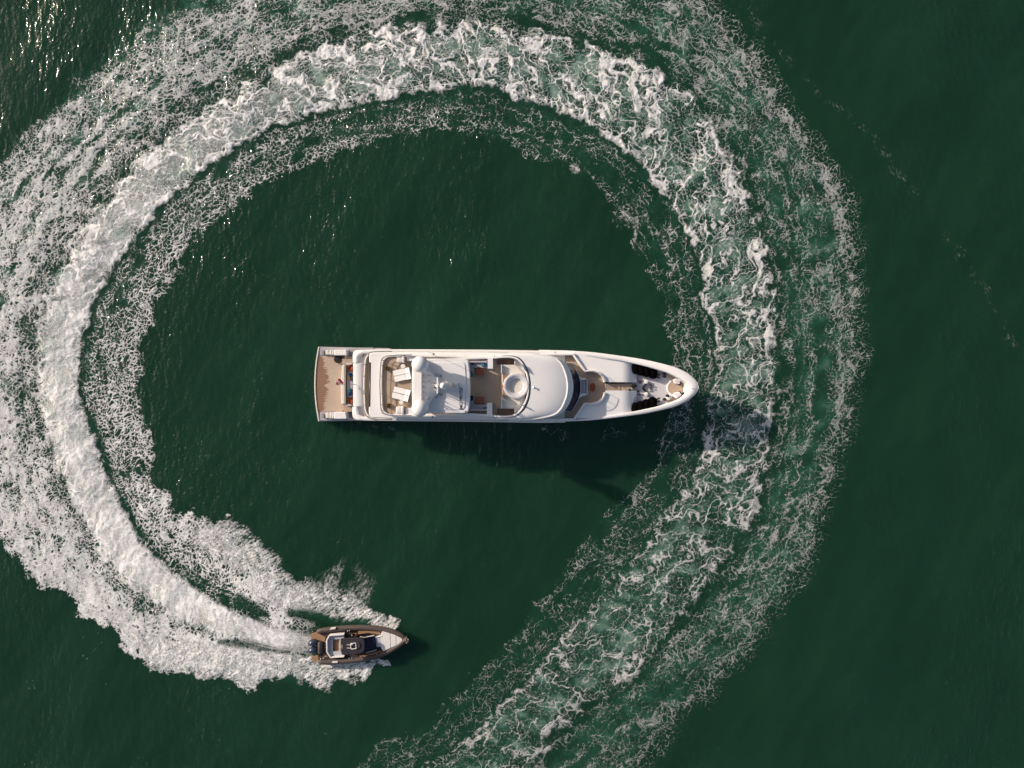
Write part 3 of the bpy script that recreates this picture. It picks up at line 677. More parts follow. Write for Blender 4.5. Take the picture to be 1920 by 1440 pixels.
    # upper deck: bulwark shell, aft overhang and teak
    mb = MB()
    o = rpoly([(660.5, 655.6, 16), (735, 655.2, 0), (900, 656.0, 0), (1010, 657.8, 0), (1060, 659.0), (1060, 792.4), (1010, 792.9), (900, 791.0, 0), (735, 789.0, 0), (660, 788.5, 16), (660, 762, 1), (661.8, 761.5, 1), (662.2, 680.5, 1), (660.8, 680, 1)])
    mb.pp(o, 4.2, 4.75, .25); mb.build('upper_deck_slab', 'gelcoat', Y, smooth=True)
    mb = MB(); pth = spl([(1040, 661.6), (1000, 660.6), (900, 659.2), (735, 658.4), (690, 658.8), (676, 661), (668, 668), (667, 680)], 4)
    mb.wall([P(a, b, 5.2) for a, b in pth], PX(7.5, 5.2), 4.6, 5.2, .18); mb.build('upper_bulwark', 'gelcoat', Y, smooth=True)
    mb = MB(); pth = spl([(667, 762), (668, 775), (676, 783), (690, 785.4), (735, 785.8), (900, 787.6), (1000, 789.2), (1040, 789.0)], 4)
    mb.wall([P(a, b, 5.2) for a, b in pth], PX(7.5, 5.2), 4.6, 5.2, .18); mb.build('upper_bulwark', 'gelcoat', Y, smooth=True)
    mb = MB(); pth = spl([(669.6, 680.5), (669.8, 700), (669.8, 722), (669.8, 745), (669.6, 761.5)], 4)
    mb.wall([P(a, b, 5.1) for a, b in pth], PX(15.6, 5.1), 4.6, 5.1, .12); mb.build('aft_coaming', 'gelcoat', Y, smooth=True)
    mb = MB(); mb.box(680.5, 664, 1015, 780, 4.6, 4.80, 0); mb.build('upper_deck_floor', 'teak', Y)
    RP = [(735, 658.5), (703, 659.3), (692, 662), (685, 668), (682, 677), (680.5, 695), (679.6, 722), (680.3, 748), (681.5, 765), (684.5, 776), (691, 783), (703, 786), (735, 786.2)]
    def railing(name, pts, z0, z1, marks, lit):
        pa = spl(pts, 5)
        mb = MB(); mb.tube([P(a, b, z1) for a, b in pa], .07, 6); r = mb.build('rail', 'rail_grey', Y, smooth=True)
        mb = MB(); mb.tube([P(a+.9, b, z1-.35) for a, b in pa], .03, 5); mb.build('rail', 'steel', Y, smooth=True)
        mb = MB(); mb.wall([P(a+lit, 722+(b-722)*.985, z0+.35) for a, b in pa], .16, z0-.3, z0+.3, .04); mb.build('toe_rail', 'gelcoat', Y, smooth=True)
        for q in marks:
            i = min(range(len(pa)), key=lambda j: abs(pa[j][1]-q)); a, b = pa[i]; x, y, _ = P(a, b, z1)
            mb = MB(); mb.tube([(x, y, z0-.1), (x, y, z1)], .035, 6); mb.tube([(x, y, z1-.05), (x+.35, y, z0+.38)], .03, 5); mb.build('stanchion', 'rail_grey', Y, smooth=True)
    railing('aft_railing', RP, 4.8, 5.75, (664, 682, 703, 739, 760, 781), 2.4)
    # sun deck slab with the second overhang
    mb = MB()
    o = rpoly([(691.5, 660.4, 18), (760, 659.8), (900, 660.4), (931.5, 660.9), (931.5, 787.4), (900, 787.0), (760, 785.4), (691, 783.8, 18), (691.2, 762.5, 1), (693, 762, 1), (692, 722), (694, 680.6, 1), (692, 680, 1)])
    mb.pp(o, 6.75, 7.3, .22); mb.build('sun_deck_slab', 'gelcoat', Y, smooth=True)
    for q in ([(931.6, 684.2), (985, 684.2), (985, 765.8), (931.6, 765.8)], [(931.6, 660.9), (985, 662.0), (985, 671), (931.6, 671)], [(931.6, 779.2), (985, 779.2), (985, 788), (931.6, 787.4)], [(965.2, 671.1), (985, 671.1), (985, 684.1), (965.2, 684.1)], [(965.2, 765.9), (985, 765.9), (985, 779.1), (965.2, 779.1)]):
        mb = MB(); mb.pp(q, 6.85, 7.295, 0); mb.build('sun_deck_slab', 'gelcoat', Y)
    mb = MB(); mb.pp(rpoly([(713.5, 666.5, 14), (760, 667.5), (880, 671), (931.4, 670.6), (931.4, 684), (944, 684), (944, 766), (931.4, 766), (931.4, 779.4), (880, 777), (760, 777.5), (713, 778.5, 14), (712, 722)]), 7.2, 7.34, 0); mb.build('sun_deck_floor', 'teak', Y)
    RP2 = [(772, 665.5), (737, 666.2), (724, 668), (717, 673), (714.3, 680), (713, 695), (712, 722), (713, 748), (714, 765), (718, 773.5), (726, 777.6), (740, 778.8), (772, 779)]
    railing('sun_deck_railing', RP2, 7.34, 8.3, (675, 684, 703, 739, 758, 770), 2.4)
    for pth in ([(738, 666), (800, 667), (860, 669), (885, 671.5), (926, 669.5)], [(738, 778.6), (800, 778.8), (860, 778.2), (885, 777.5), (926, 780.5)]):
        mb = MB(); mb.wall([P(a, b, 8.1) for a, b in spl(pth, 5)], PX(5.5, 8.1), 7.25, 8.1, .14); mb.build('sun_deck_coaming', 'gelcoat', Y, smooth=True)
    # dark windows of the upper deckhouse beneath
    mb = MB(); mb.pp([(720, 672), (1020, 674), (1050, 690), (1062, 724), (1050, 762), (1020, 777), (720, 773)], 4.75, 6.8, 0); mb.build('upper_deckhouse', 'gelcoat', Y)
    for py in (671.6, 776.6):
        for k in range(4):
            mb = MB(); u0 = 735+k*70; mb.box(u0, py-.5, u0+58, py+.5, 5.3, 6.4, 0); mb.build('upper_window', 'side_glass', Y)
    # locker seats forward of the sun loungers
    for a, b, c, d in ((762, 667.5, 786, 677), (760, 765, 784, 778)):
        mb = MB(); mb.box(a, b, c, d, 7.3, 7.95, .08); mb.build('deck_locker', 'gelcoat', Y, smooth=True)
    # --- hardtop and its number
    mb = MB(); o = rpoly([(776, 672.5, 3), (868, 671.6, 0), (878, 673, 9), (881.5, 700), (882, 724), (881.4, 748), (878.5, 774, 9), (866, 775.5), (776, 774.5, 3)])
    mb.pp(o, 9.35, 9.75, .22); HT = mb.build('hardtop', 'gelcoat', Y, smooth=True)
    mb = MB(); mb.pp(rpoly([(806, 680, 5), (872, 679, 8), (874, 724), (871, 768, 8), (806, 769, 5)]), 9.7, 9.83, .06); mb.build('hardtop_panel', 'gelcoat', HT, smooth=True)
    for px in (800, 868):
        for py in (679, 768):
            mb = MB(); x, y, _ = P(px, py, 9.6); mb.prism([(x+a, y+b) for a, b in ((-.5, -.12), (.5, -.12), (.6, .12), (-.4, .12))], 7.3, 9.5, 0); mb.build('hardtop_pillar', 'gelcoat', Y)
    cu = bpy.data.curves.new('number', 'FONT'); cu.body = 'IMO 8991853'; cu.size = .50; cu.offset = .012; cu.extrude = .004; cu.align_x = 'CENTER'; cu.align_y = 'CENTER'; cu.space_character = .93
    tmp = bpy.data.objects.new('tmp', cu); COL.objects.link(tmp); bpy.context.view_layer.update()
    me = bpy.data.meshes.new_from_object(tmp.evaluated_get(bpy.context.evaluated_depsgraph_get())); bpy.data.objects.remove(tmp)
    me.transform(Matrix.Translation(P(864.8, 747.5, 9.84))@Matrix.Rotation(math.pi/2, 4, 'Z')); me.materials.clear(); me.materials.append(M['ink'])
    o = bpy.data.objects.new('registration_number', me); COL.objects.link(o); o.parent = HT; o['label'] = 'dark painted number IMO 8991853 on the white hardtop'
    # small fittings of the hardtop
    for px, py, r in ((826, 705.5, .17), (826, 739.5, .17), (818.6, 702, .09), (818.6, 744.2, .09), (872, 771, .08), (811, 781.5, .12), (813, 664, .14)):
        mb = MB(); mb.lathe(P(px, py, 9.8), [(.0, 9.78), (r, 9.8), (r, 10.0), (r*.6, 10.12), (.0, 10.14)], 10); mb.build('deck_light', 'rail_grey', Y, smooth=True)
    # --- mast arch
    mb = MB()
    o = spl([(772.5, 690), (772, 722), (772.5, 757), (776, 772), (789, 779), (801, 770), (805, 757), (812, 746), (821, 738), (823, 724), (821, 711), (812, 703), (806, 692), (801, 679), (789, 669), (776, 676)], 4, True)
    w = [P(a, b, 11.0) for a, b in o]; 
    rings = []
    p = [q[:2] for q in w]
    if area2(p) < 0: p = p[::-1]
    x0 = P(790, 0, 11)[0]; x1 = P(823, 0, 11)[0]
    def drop(x): return -.75*max(0, (x-x0)/(x1-x0))
    for z, ins in ((9.6, .25), (10.2, .05), (10.8, 0), (10.95, .06), (11.0, .2)):
        rings.append([(x, y, max(z+(drop(x) if z > 10.3 else 0), 9.6)) for x, y in inset(p, ins)])
    mb.rings(rings); MA = mb.build('mast_arch', 'gelcoat', Y, smooth=True)
    mb = MB(); mb.pp(rpoly([(775.5, 694, 4), (790.5, 694, 1), (790.5, 754, 1), (775.5, 754, 4)]), 10.9, 11.1, .06); mb.build('mast_platform', 'gelcoat', MA, smooth=True)
    for py in (683, 765.5):
        mb = MB(); c = P(787.5, py, 12.5); r = PX(15.7, 12.5)
        mb.lathe(c, [(r*.5, 10.7), (r*.55, 11.45), (r*.82, 11.75), (r*.97, 12.15), (r, 12.5), (r*.97, 12.8), (r*.87, 13.1), (r*.7, 13.33), (r*.45, 13.5), (r*.2, 13.57), (.01, 13.58)], 32); mb.build('satellite_dome', 'gelcoat', Y, smooth=60)
    for px, py in ((794, 703), (794, 713.7), (794, 724.5), (794, 735), (794, 746), (803, 703), (803, 714), (803, 746.5)):
        x, y, _ = P(px, py, 11.0); mb = MB(); mb.lathe((x, y), [(.0, 10.6), (.09, 10.6), (.07, 11.25), (.03, 11.3), (.015, 12.0), (.0, 12.0)], 8); mb.build('whip_antenna', 'rail_grey', MA, smooth=True)
    mb = MB(); c = P(831, 723.5, 12.0); r = PX(7.3, 12.0); mb.lathe(c, [(r*.5, 10.2), (r*.6, 11.2), (r*.98, 11.5), (r, 11.9), (r*.85, 12.3), (r*.5, 12.6), (.01, 12.7)], 24); mb.build('radar_dome', 'gelcoat', Y, smooth=60)
    mb = MB(); mb.box(818.8, 707.5, 821.6, 738, 12.2, 12.45, .06); mb.lathe(P(820, 723, 11.5), [(.3, 10.0), (.2, 12.2), (.0, 12.2)], 12); mb.build('radar_scanner', 'gelcoat', Y, smooth=True)
    mb = MB(); mb.box(833, 718, 858, 729, 9.7, 10.6, .1); mb.build('mast_foot', 'gelcoat', Y, smooth=True)
    mb = MB(); mb.box(844.5, 718.5, 850, 727, 10.5, 11.3, .08); mb.build('search_light', 'cream', Y, smooth=True)
    for k, (px, py) in enumerate(((812, 718), (814.5, 721), (813, 724.5), (815.5, 727), (816, 731.5), (855, 721), (858, 726))):
        mb = MB(); mb.box(px-1, py-.9, px+1, py+.9, 10.2, 11.6+.12*k, .04); mb.build('mast_light', ('rail_grey', 'gelcoat', 'rail_grey', 'black', 'gelcoat', 'rail_grey', 'rail_grey')[k], Y)
    mb = MB(); mb.tube([P(801, 659.5, 8.0), P(806, 661.0, 9.3), P(812, 662.3, 13)], .03, 5); mb.build('radio_aerial', 'rail_grey', Y)
    # --- forward lounge: bars and pillars
    for a, b, c, d in ((914.5, 671, 924.5, 691.5), (913, 755.5, 923, 780)):
        mb = MB(); mb.box(a, b, c, d, 7.3, 8.35, .05); mb.build('bar_unit', 'gelcoat', Y)
    # raised spa platform, tub and stairwells
    spa = [(940.5, 684), (965, 684), (972, 690), (980, 700), (985, 722), (981, 746), (973, 760), (964, 766), (940.5, 766)]
    mb = MB(); mb.pp(rpoly([(a, b, 2) for a, b in spa]), 7.3, 7.72, .03); mb.build('spa_platform', 'cream', Y)
    for y0, y1 in ((683.5, 700), (748, 766.5)): mb = MB(); mb.box(939.5, y0, 941, y1, 7.3, 8.2, .02); mb.build('spa_screen', 'gelcoat', Y)
    mb = MB(); c = P(967.8, 723.5, 8.2); q = PX(1, 8.2)
    mb.lathe(c, [(24.5*q, 7.7), (24.5*q, 8.1), (24*q, 8.24), (23*q, 8.28), (20*q, 8.27), (18*q, 8.2), (17.6*q, 8.12), (15.5*q, 8.1), (15*q, 8.02), (11*q, 7.5), (9*q, 7.42), (6.6*q, 7.40), (6.4*q, 7.36), (1.4*q, 7.35), (.01, 7.35)], 48); tubo = mb.build('spa_tub', 'tub', Y, smooth=40)
    mb = MB(); mb.lathe(c, [(1.3*q, 7.35), (1.3*q, 7.38), (.01, 7.385)], 12); mb.build('drain', 'black', tubo)
    for y0, y1 in ((671.5, 683), (766.5, 778.5)):
        for k in range(8):
            mb = MB(); mb.box(932.2+k*4.05, y0, 936.1+k*4.05, y1, 6.6, 7.22-k*.05, .01)
            mb.build('stair_tread', 'teak_dark', Y)
        mb = MB(); mb.box(964.5, y0-.5, 966, y1+.5, 5.4, 7.75, .02); mb.build('stair_coaming', 'gelcoat', Y)
    for y0, y1, sgn in ((699, 719, 1), (729, 748, -1)):
        for k in range(3):
            mb = MB(); a = 939.5+k*3.4; off = (5-k*2.4)
            mb.pp([(a, y0+(off if sgn > 0 else 0)), (a+3.2, y0+(off+2.4 if sgn > 0 else 0)), (a+3.2, y1-(0 if sgn > 0 else off+2.4)), (a, y1-(0 if sgn > 0 else off))], 7.3, 7.6+k*.2, .01); mb.build('spa_step', 'tan_wood', Y)
    # horseshoe coaming round the spa and the wheelhouse roof
    Hs = spl([(926, 671.0), (945, 669.3), (960, 669.8), (971, 673.5), (979.5, 682), (985.5, 694), (989.6, 708), (991, 724), (989.6, 741), (985, 755), (978, 767.5), (969, 776.5), (958, 780.4), (945, 781.3), (926, 780.2)], 5)
    mb = MB(); mb.wall([P(a, b, 8.25) for a, b in Hs], PX(3.4, 8.25), 7.25, 8.25, .08); mb.build('spa_coaming', 'gelcoat', Y, smooth=True)
    n = 60
    H = resample(spl([(930, 668.0), (945, 666.5), (962, 667.0), (974, 671), (983, 680), (990, 694), (994, 708), (995.5, 724), (994, 742), (989.5, 757), (982, 770), (971, 779.5), (959, 783), (945, 784.2), (930, 783.2)], 6), n)
    Rm = resample(spl([(930, 661.2), (985, 662.6), (1020, 666.3), (1041, 671.6), (1051, 680), (1057.5, 692), (1062.5, 708), (1064.5, 724.5), (1062.5, 742), (1057, 757), (1050, 769), (1039, 777.6), (1015, 783.5), (985, 787.0), (930, 788.0)], 6), n)
    Bw = resample(spl([(930, 660.2), (985, 661.6), (1022, 665.0), (1047, 670.6), (1059, 679), (1067.5, 692), (1073, 708), (1075.2, 725), (1073, 742), (1066.5, 758), (1058, 770.5), (1044, 779.4), (1015, 784.8), (985, 788.0), (930, 789.0)], 6), n)
    rows = []
    for t in np.linspace(0, 1, 9):
        z = 8.15-.12*t-.45*t**3; rows.append([P(*(H[i]*(1-t)+Rm[i]*t), z) for i in range(n)])
    rows.append([P(*(Rm[i]*.6+Bw[i]*.4), 7.42) for i in range(n)]); rows.append([P(*Bw[i], 6.98) for i in range(n)]); rows.append([P(*(Rm[i]*.4+Bw[i]*.6), 6.8) for i in range(n)]); rows.append([P(*H[i], 6.8) for i in range(n)]); 
    mb = MB(); mb.rings(rows, False, False, closed=False); WR = mb.build('wheelhouse_roof', 'gelcoat', Y, smooth=50)
    mb = MB(); rim = [P(*(Rm[i]), 7.63) for i in range(4, n-4)]; mb.tube(rim, .10, 6); mb.build('roof_gutter', 'gelcoat', WR, smooth=True)
    mb = MB(); mb.lathe(P(1001, 726.5, 8.1), [(.0, 8.0), (.1, 8.0), (.08, 8.35), (.16, 8.4), (.0, 8.5)], 8); mb.build('roof_horn', 'steel', WR, smooth=True)
    for a, b, c, d in ((975, 681, 983, 694), (976, 757, 983, 763)):
        mb = MB(); mb.wall([P(a, b, 8.7), P((a+c)/2, (b+d)/2-.5, 8.7), P(c, d, 8.7)], .06, 8.2, 8.75, .01); mb.build('wind_screen', 'clear_glass', Y)
    # wheelhouse windscreen, five raked panes
    top = [(1060, 680.5), (1068, 693), (1073.0, 710), (1073.5, 741), (1067, 757.5), (1059.5, 770)]; bot = [(1072, 680.3), (1082.5, 698.5), (1087.5, 715.5), (1087.5, 736), (1082, 753.5), (1072, 771.5)]
    for k in range(5):
        lerp = lambda A, k, t: tuple(np.array(A[k])*(1-t)+np.array(A[k+1])*t)
        a, b, c, d = lerp(top, k, .015), lerp(top, k, .985), lerp(bot, k, .985), lerp(bot, k, .015)
        mb = MB(); q = [Vector(P(*a, 6.9)), Vector(P(*b, 6.9)), Vector(P(*c, 5.2)), Vector(P(*d, 5.2))]
        mb.rings([[v-Vector((.15, 0, .1)) for v in q], q]); mb.build('windscreen_pane', 'dark_glass', Y)
    mb = MB(); mb.pp([(a-1, b) for a, b in top]+[(1040, 770), (1040, 682)], 4.7, 6.85, 0); mb.build('wheelhouse_wall', 'gelcoat', Y)
    mb = MB(); mb.pp([(a+1.2, b) for a, b in bot]+[(1060, 771), (1060, 681)], 4.5, 5.16, .03); mb.build('windscreen_sill', 'gelcoat', Y)
    # Portuguese bridge deck
    PB = [(1015, 668.5), (1071, 668), (1075, 669.5), (1094, 696.5), (1099, 698), (1111, 697.6), (1121, 700.5), (1129, 708), (1133.2, 718), (1134, 727), (1133, 737), (1128.5, 746), (1121, 752.5), (1111, 755.4), (1098, 755.2), (1093, 757), (1076, 781.8), (1072, 783), (1015, 783)]
    mb = MB(); mb.pp(PB, 4.3, 4.62, 0); mb.build('bridge_deck', 'teak', Y)
    outer = lambda pts, k: [P(a, b, 5.5) for a, b in spl(pts, 3)]
    for pts in ([(1015, 664.6), (1071, 664.4), (1076.5, 666.8), (1096.5, 694.3), (1100, 695.6), (1111, 695.2), (1122, 698.2), (1130.8, 706.4), (1134.6, 716)], [(1134.8, 736), (1130.4, 747.6), (1122.2, 754.8), (1111, 757.8), (1099, 757.6), (1095.6, 758.6), (1078, 784.4), (1073, 786.2), (1015, 786.4)]):
        mb = MB(); mb.wall(outer(pts, 0), PX(4.0, 5.5), 4.4, 5.5, .1); mb.build('bridge_bulwark', 'gelcoat', Y, smooth=True)
    for pts in ([(1098, 696.4), (1111, 695.6), (1121.6, 698.4), (1130.4, 706.4), (1134.4, 717)], [(1134.6, 735), (1130, 747.4), (1121.8, 754.6), (1111, 757.4), (1098, 757.6)]):
        sp_ = spl(pts, 5); mb = MB(); mb.tube([P(a, b, 6.1) for a, b in sp_], .035, 6)
        for i in range(0, len(sp_), 5): x, y, _ = P(*sp_[i], 6.1); mb.tube([(x, y, 5.4), (x, y, 6.1)], .028, 5)
        mb.build('bridge_rail', 'steel', Y, smooth=True)
    # bench in front of the windscreen
    mb = MB(); mb.box(1091, 712, 1098, 737, 4.6, 5.1, .05); mb.build('bench_seat', 'sofa_cloth', Y, smooth=True)
    mb = MB(); mb.box(1088.3, 711, 1090.5, 738, 4.6, 5.5, .05); mb.build('bench_back', 'deck_paint', Y)
    for pts in ([(1083, 700), (1087, 706), (1092, 709), (1099, 709.4), (1099, 712), (1087.5, 712.4)], [(1083, 751.5), (1087, 746), (1092, 743), (1099, 741), (1099, 737.6), (1087.5, 737.4)]):
        mb = MB(); mb.pp(rpoly([(a, b, 1) for a, b in pts]), 4.6, 5.4, .05); mb.build('bench_arm', 'gelcoat', Y)
    mb = MB(); mb.box(1099.5, 711, 1102.6, 741, 4.6, 5.0, .03); mb.build('bench_front', 'deck_paint', Y)
    mb = MB(); mb.lathe(P(1111, 726, 5.3), [(.0, 4.62), (.25, 4.62), (.08, 4.72), (.08, 5.24), (.36, 5.24), (.37, 5.29), (.0, 5.30)], 28, sy=1.5); mb.build('bridge_table', 'red_wood', Y, smooth=True)
    # coachroof in two halves, rounded down towards the bow
    for sg in (-1, 1):
        us = np.concatenate([np.linspace(1078, 1136, 20), np.linspace(1141, 1165, 6), np.linspace(1168, 1194, 10)]); rows = []
        for u in us:
            hw = np.interp(u, [a for a, b in HULL], [b for a, b in HULL])-4.5
            zt = 5.12-.0006*(u-1090)-1.0*max(0, (u-1165)/29)**2.2
            inn = min(np.interp(u, [1076, 1098, 1111, 1122, 1131, 1135.5], [62, 31, 31, 27.5, 18.5, 7.9]), hw-.8)
            rows.append([P(u, YC(u)+sg*v, zt+.10*(1-(v/hw)**2)) for v in np.linspace(inn, hw, 9)]+[(lambda q: (q[0], q[1], 3.4))(P(u, YC(u)+sg*hw, zt))]+[(lambda q: (q[0], q[1], 3.4))(P(u, YC(u)+sg*inn, zt))])
        mb = MB(); mb.rings(rows); mb.build('coachroof', 'gelcoat', Y, smooth=45)
    # stepped walkway down the middle
    for k in range(10):
        mb = MB(); mb.box(1134.2+k*2.9, 719.4, 1137.0+k*2.9, 734.2, 3.4, 4.9-k*.035, .012); mb.build('walkway_step', 'teak', Y)
    mb = MB(); mb.box(1163.4, 719.4, 1186, 734.2, 3.4, 4.5, .01); mb.build('walkway', 'teak', Y)
    # foredeck well, bulwark cap and gear
    cap_o, cap_i = [], []
    O = [(u, YC(u)-h) for u, h in HULL if u >= 1010]+[(u, YC(u)+h) for u, h in HULL[::-1] if u >= 1010]
    I = [(1010, 663.2), (1060, 664), (1085, 666), (1110, 669.5), (1135, 673), (1160, 676), (1184, 680.6), (1210, 686.5), (1233, 692.8), (1250, 698), (1265, 704.5), (1277, 711), (1286, 717.5), (1291, 724.5), (1289.5, 735), (1284, 742.5), (1275, 749.5), (1253, 757.2), (1235, 762.2), (1210, 767.5), (1184, 772.6), (1160, 777), (1135, 780.5), (1110, 783.6), (1085, 786), (1060, 787.6), (1010, 788.4)]
    n = 90; Oc = resample(spl(O, 4), n); Ic = resample(spl(I, 4), n)
    rows = []
    for i in range(n):
        u = Oc[i][0]; z = sheer(u)
        f = lambda t, zz: P(*(Oc[i]*(1-t)+Ic[i]*t), zz)
        bt = f(1, z-.02); rows.append([f(0, z-.3), f(0.02, z-.06), f(.14, z+.04), f(.5, z+.08), f(.9, z+.06), f(1, z-.02), (bt[0], bt[1], 3.6)])
    mb = MB(); mb.rings(rows, False, False, closed=False); mb.build('bow_bulwark', 'gelcoat', Y, smooth=50)
    mb = MB(); mb.pp([(a, b) for a, b in spl(I, 2) if a > 1165], 3.5, 3.95, 0); mb.build('foredeck', 'deck_paint', Y)
    mb = MB(); cx, cy, _ = P(1267, 727, 4.1); q = PX(1, 4.1); mb.lathe((cx, cy), [(17.5*q, 3.9), (17.5*q, 4.06), (16*q, 4.1), (.01, 4.1)], 32, sy=.92); ap = mb.build('anchor_platform', 'gelcoat', Y, smooth=40)
    mb = MB(); mb.lathe((cx, cy), [(15.4*q, 4.0), (15.2*q, 4.13), (.01, 4.13)], 32, sy=.92); mb.build('teak_inlay', 'teak', ap)
    for pts in ([(1247, 701), (1251, 699.4), (1267, 708), (1263, 715)], [(1248, 753), (1252, 756), (1268, 747.6), (1263, 741)]):
        mb = MB(); mb.pp(pts, 3.9, 4.08, .02); mb.build('side_step', 'teak', Y)
    for pts, z in (([(1262, 712.5), (1267.5, 709), (1276, 712.6), (1274.5, 720), (1266, 719)], 4.75), ([(1262, 742), (1266, 736), (1275, 734.6), (1277, 741), (1268, 747)], 4.75), ([(1282, 718), (1290, 722), (1290, 730), (1283, 736)], 4.5), ([(1249, 747), (1258, 738.5), (1263, 741), (1254, 751)], 4.5)):
        mb = MB(); mb.pp(rpoly([(a, b, 1.2) for a, b in pts]), 3.9, z, .08); wh = mb.build('windlass_housing', 'gelcoat', Y, smooth=True)
        cxp = sum(p[0] for p in pts)/len(pts); cyp = sum(p[1] for p in pts)/len(pts)
        mb = MB(); mb.pp([(cxp+(a-cxp)*.6, cyp+(b-cyp)*.6) for a, b in pts], z-.02, z+.06, .02); mb.build('hatch', 'deck_paint', wh)
    for px, py in ((1274.5, 719.3), (1274, 736.5), (1252, 742), (1246.5, 748.6), (1246.6, 705.8), (1246.6, 700.6), (1281, 738)):
        mb = MB(); mb.lathe(P(px, py, 4.6), [(.0, 4.0), (.16, 4.0), (.11, 4.3), (.11, 4.6), (.2, 4.7), (.0, 4.76)], 10); mb.build('capstan', 'black', Y, smooth=True)
    for sg in (-1, 1):
        for k in range(2):
            mb = MB(); a = 1231.5; b = (701.0, 706.2)[k] if sg < 0 else (753.6, 748.4)[k]; mb.tube([P(a, b, 4.35), P(a+5.5, b+(2.2 if sg < 0 else -2.2), 4.35)], .11, 8); mb.build('mooring_bitt', 'black', Y, smooth=True)
        # anchor chain runs
        mb = MB(); y = 714.3 if sg < 0 else 739.6; mb.tube([P(1196, y, 4.1), P(1209, y, 4.1)], .05, 6); mb.build('chain', 'rope', Y)
        mb = MB(); mb.lathe(P(1211.6, 715.6 if sg < 0 else 738.8, 4.4), [(.0, 3.9), (.24, 3.95), (.2, 4.3), (.26, 4.4), (.0, 4.45)], 14); mb.build('chain_gypsy', 'gelcoat', Y, smooth=True)
        yy = 0 if sg < 0 else 1
        for k in range(4):
            t0, t1 = k/4, (k+.86)/4; A = (1205, 726.8); B = (1211.4, 718.4) if sg < 0 else (1211.6, 736)
            mb = MB(); mb.tube([P(A[0]+(B[0]-A[0])*t0, A[1]+(B[1]-A[1])*t0, 4.15), P(A[0]+(B[0]-A[0])*t1, A[1]+(B[1]-A[1])*t1, 4.15)], .13, 6); mb.build('anchor_shank', 'black', Y)
    for c, rad in (((1196, 733.5), 1.6), ((1200, 717.5), 1.2)):
        mb = MB(); mb.tube([P(c[0]+rad*math.cos(w), c[1]+rad*math.sin(w), 4.02) for w in np.linspace(0, 6.28, 13)[:-1]], .05, 5, closed=True); mb.build('rope_coil', 'rope', Y)
    mb = MB(); mb.tube([P(a, b, 4.05) for a, b in spl([(1219, 721.5), (1222, 722.5), (1221.5, 725), (1218.8, 727), (1219.5, 729.5), (1221.8, 729.4)], 4)], .08, 6); mb.build('rope_coil', 'rope', Y, smooth=True)
    for px, py in ((1218.6, 721), (1218.6, 733), (1221.6, 732.6), (1227.6, 725), (1227.6, 730)):
        mb = MB(); mb.lathe(P(px, py, 4.05), [(.0, 3.95), (.1, 3.96), (.08, 4.1), (.0, 4.12)], 8); mb.build('deck_cleat', 'rail_grey', Y)
    mb = MB(); x, y, _ = P(1298, 728, 6.2); mb.lathe((x, y), [(.14, 6.0), (.07, 6.15), (.045, 6.3), (.03, 7.6), (.0, 7.6)], 8); mb.build('jack_staff', 'rail_grey', Y)

def cushion(mb, px, py, z, a, b, rot, h=.13):
    x, y, _ = P(px, py, z); c, s = math.cos(rot), math.sin(rot)
    pts = rpoly([(-a, -b, a*.5), (a, -b, a*.5), (a, b, a*.5), (-a, b, a*.5)], 3)
    return mb.prism([(x+c*u-s*v, y+s*u+c*v) for u, v in pts], z-h, z+h*.4, h*.7)

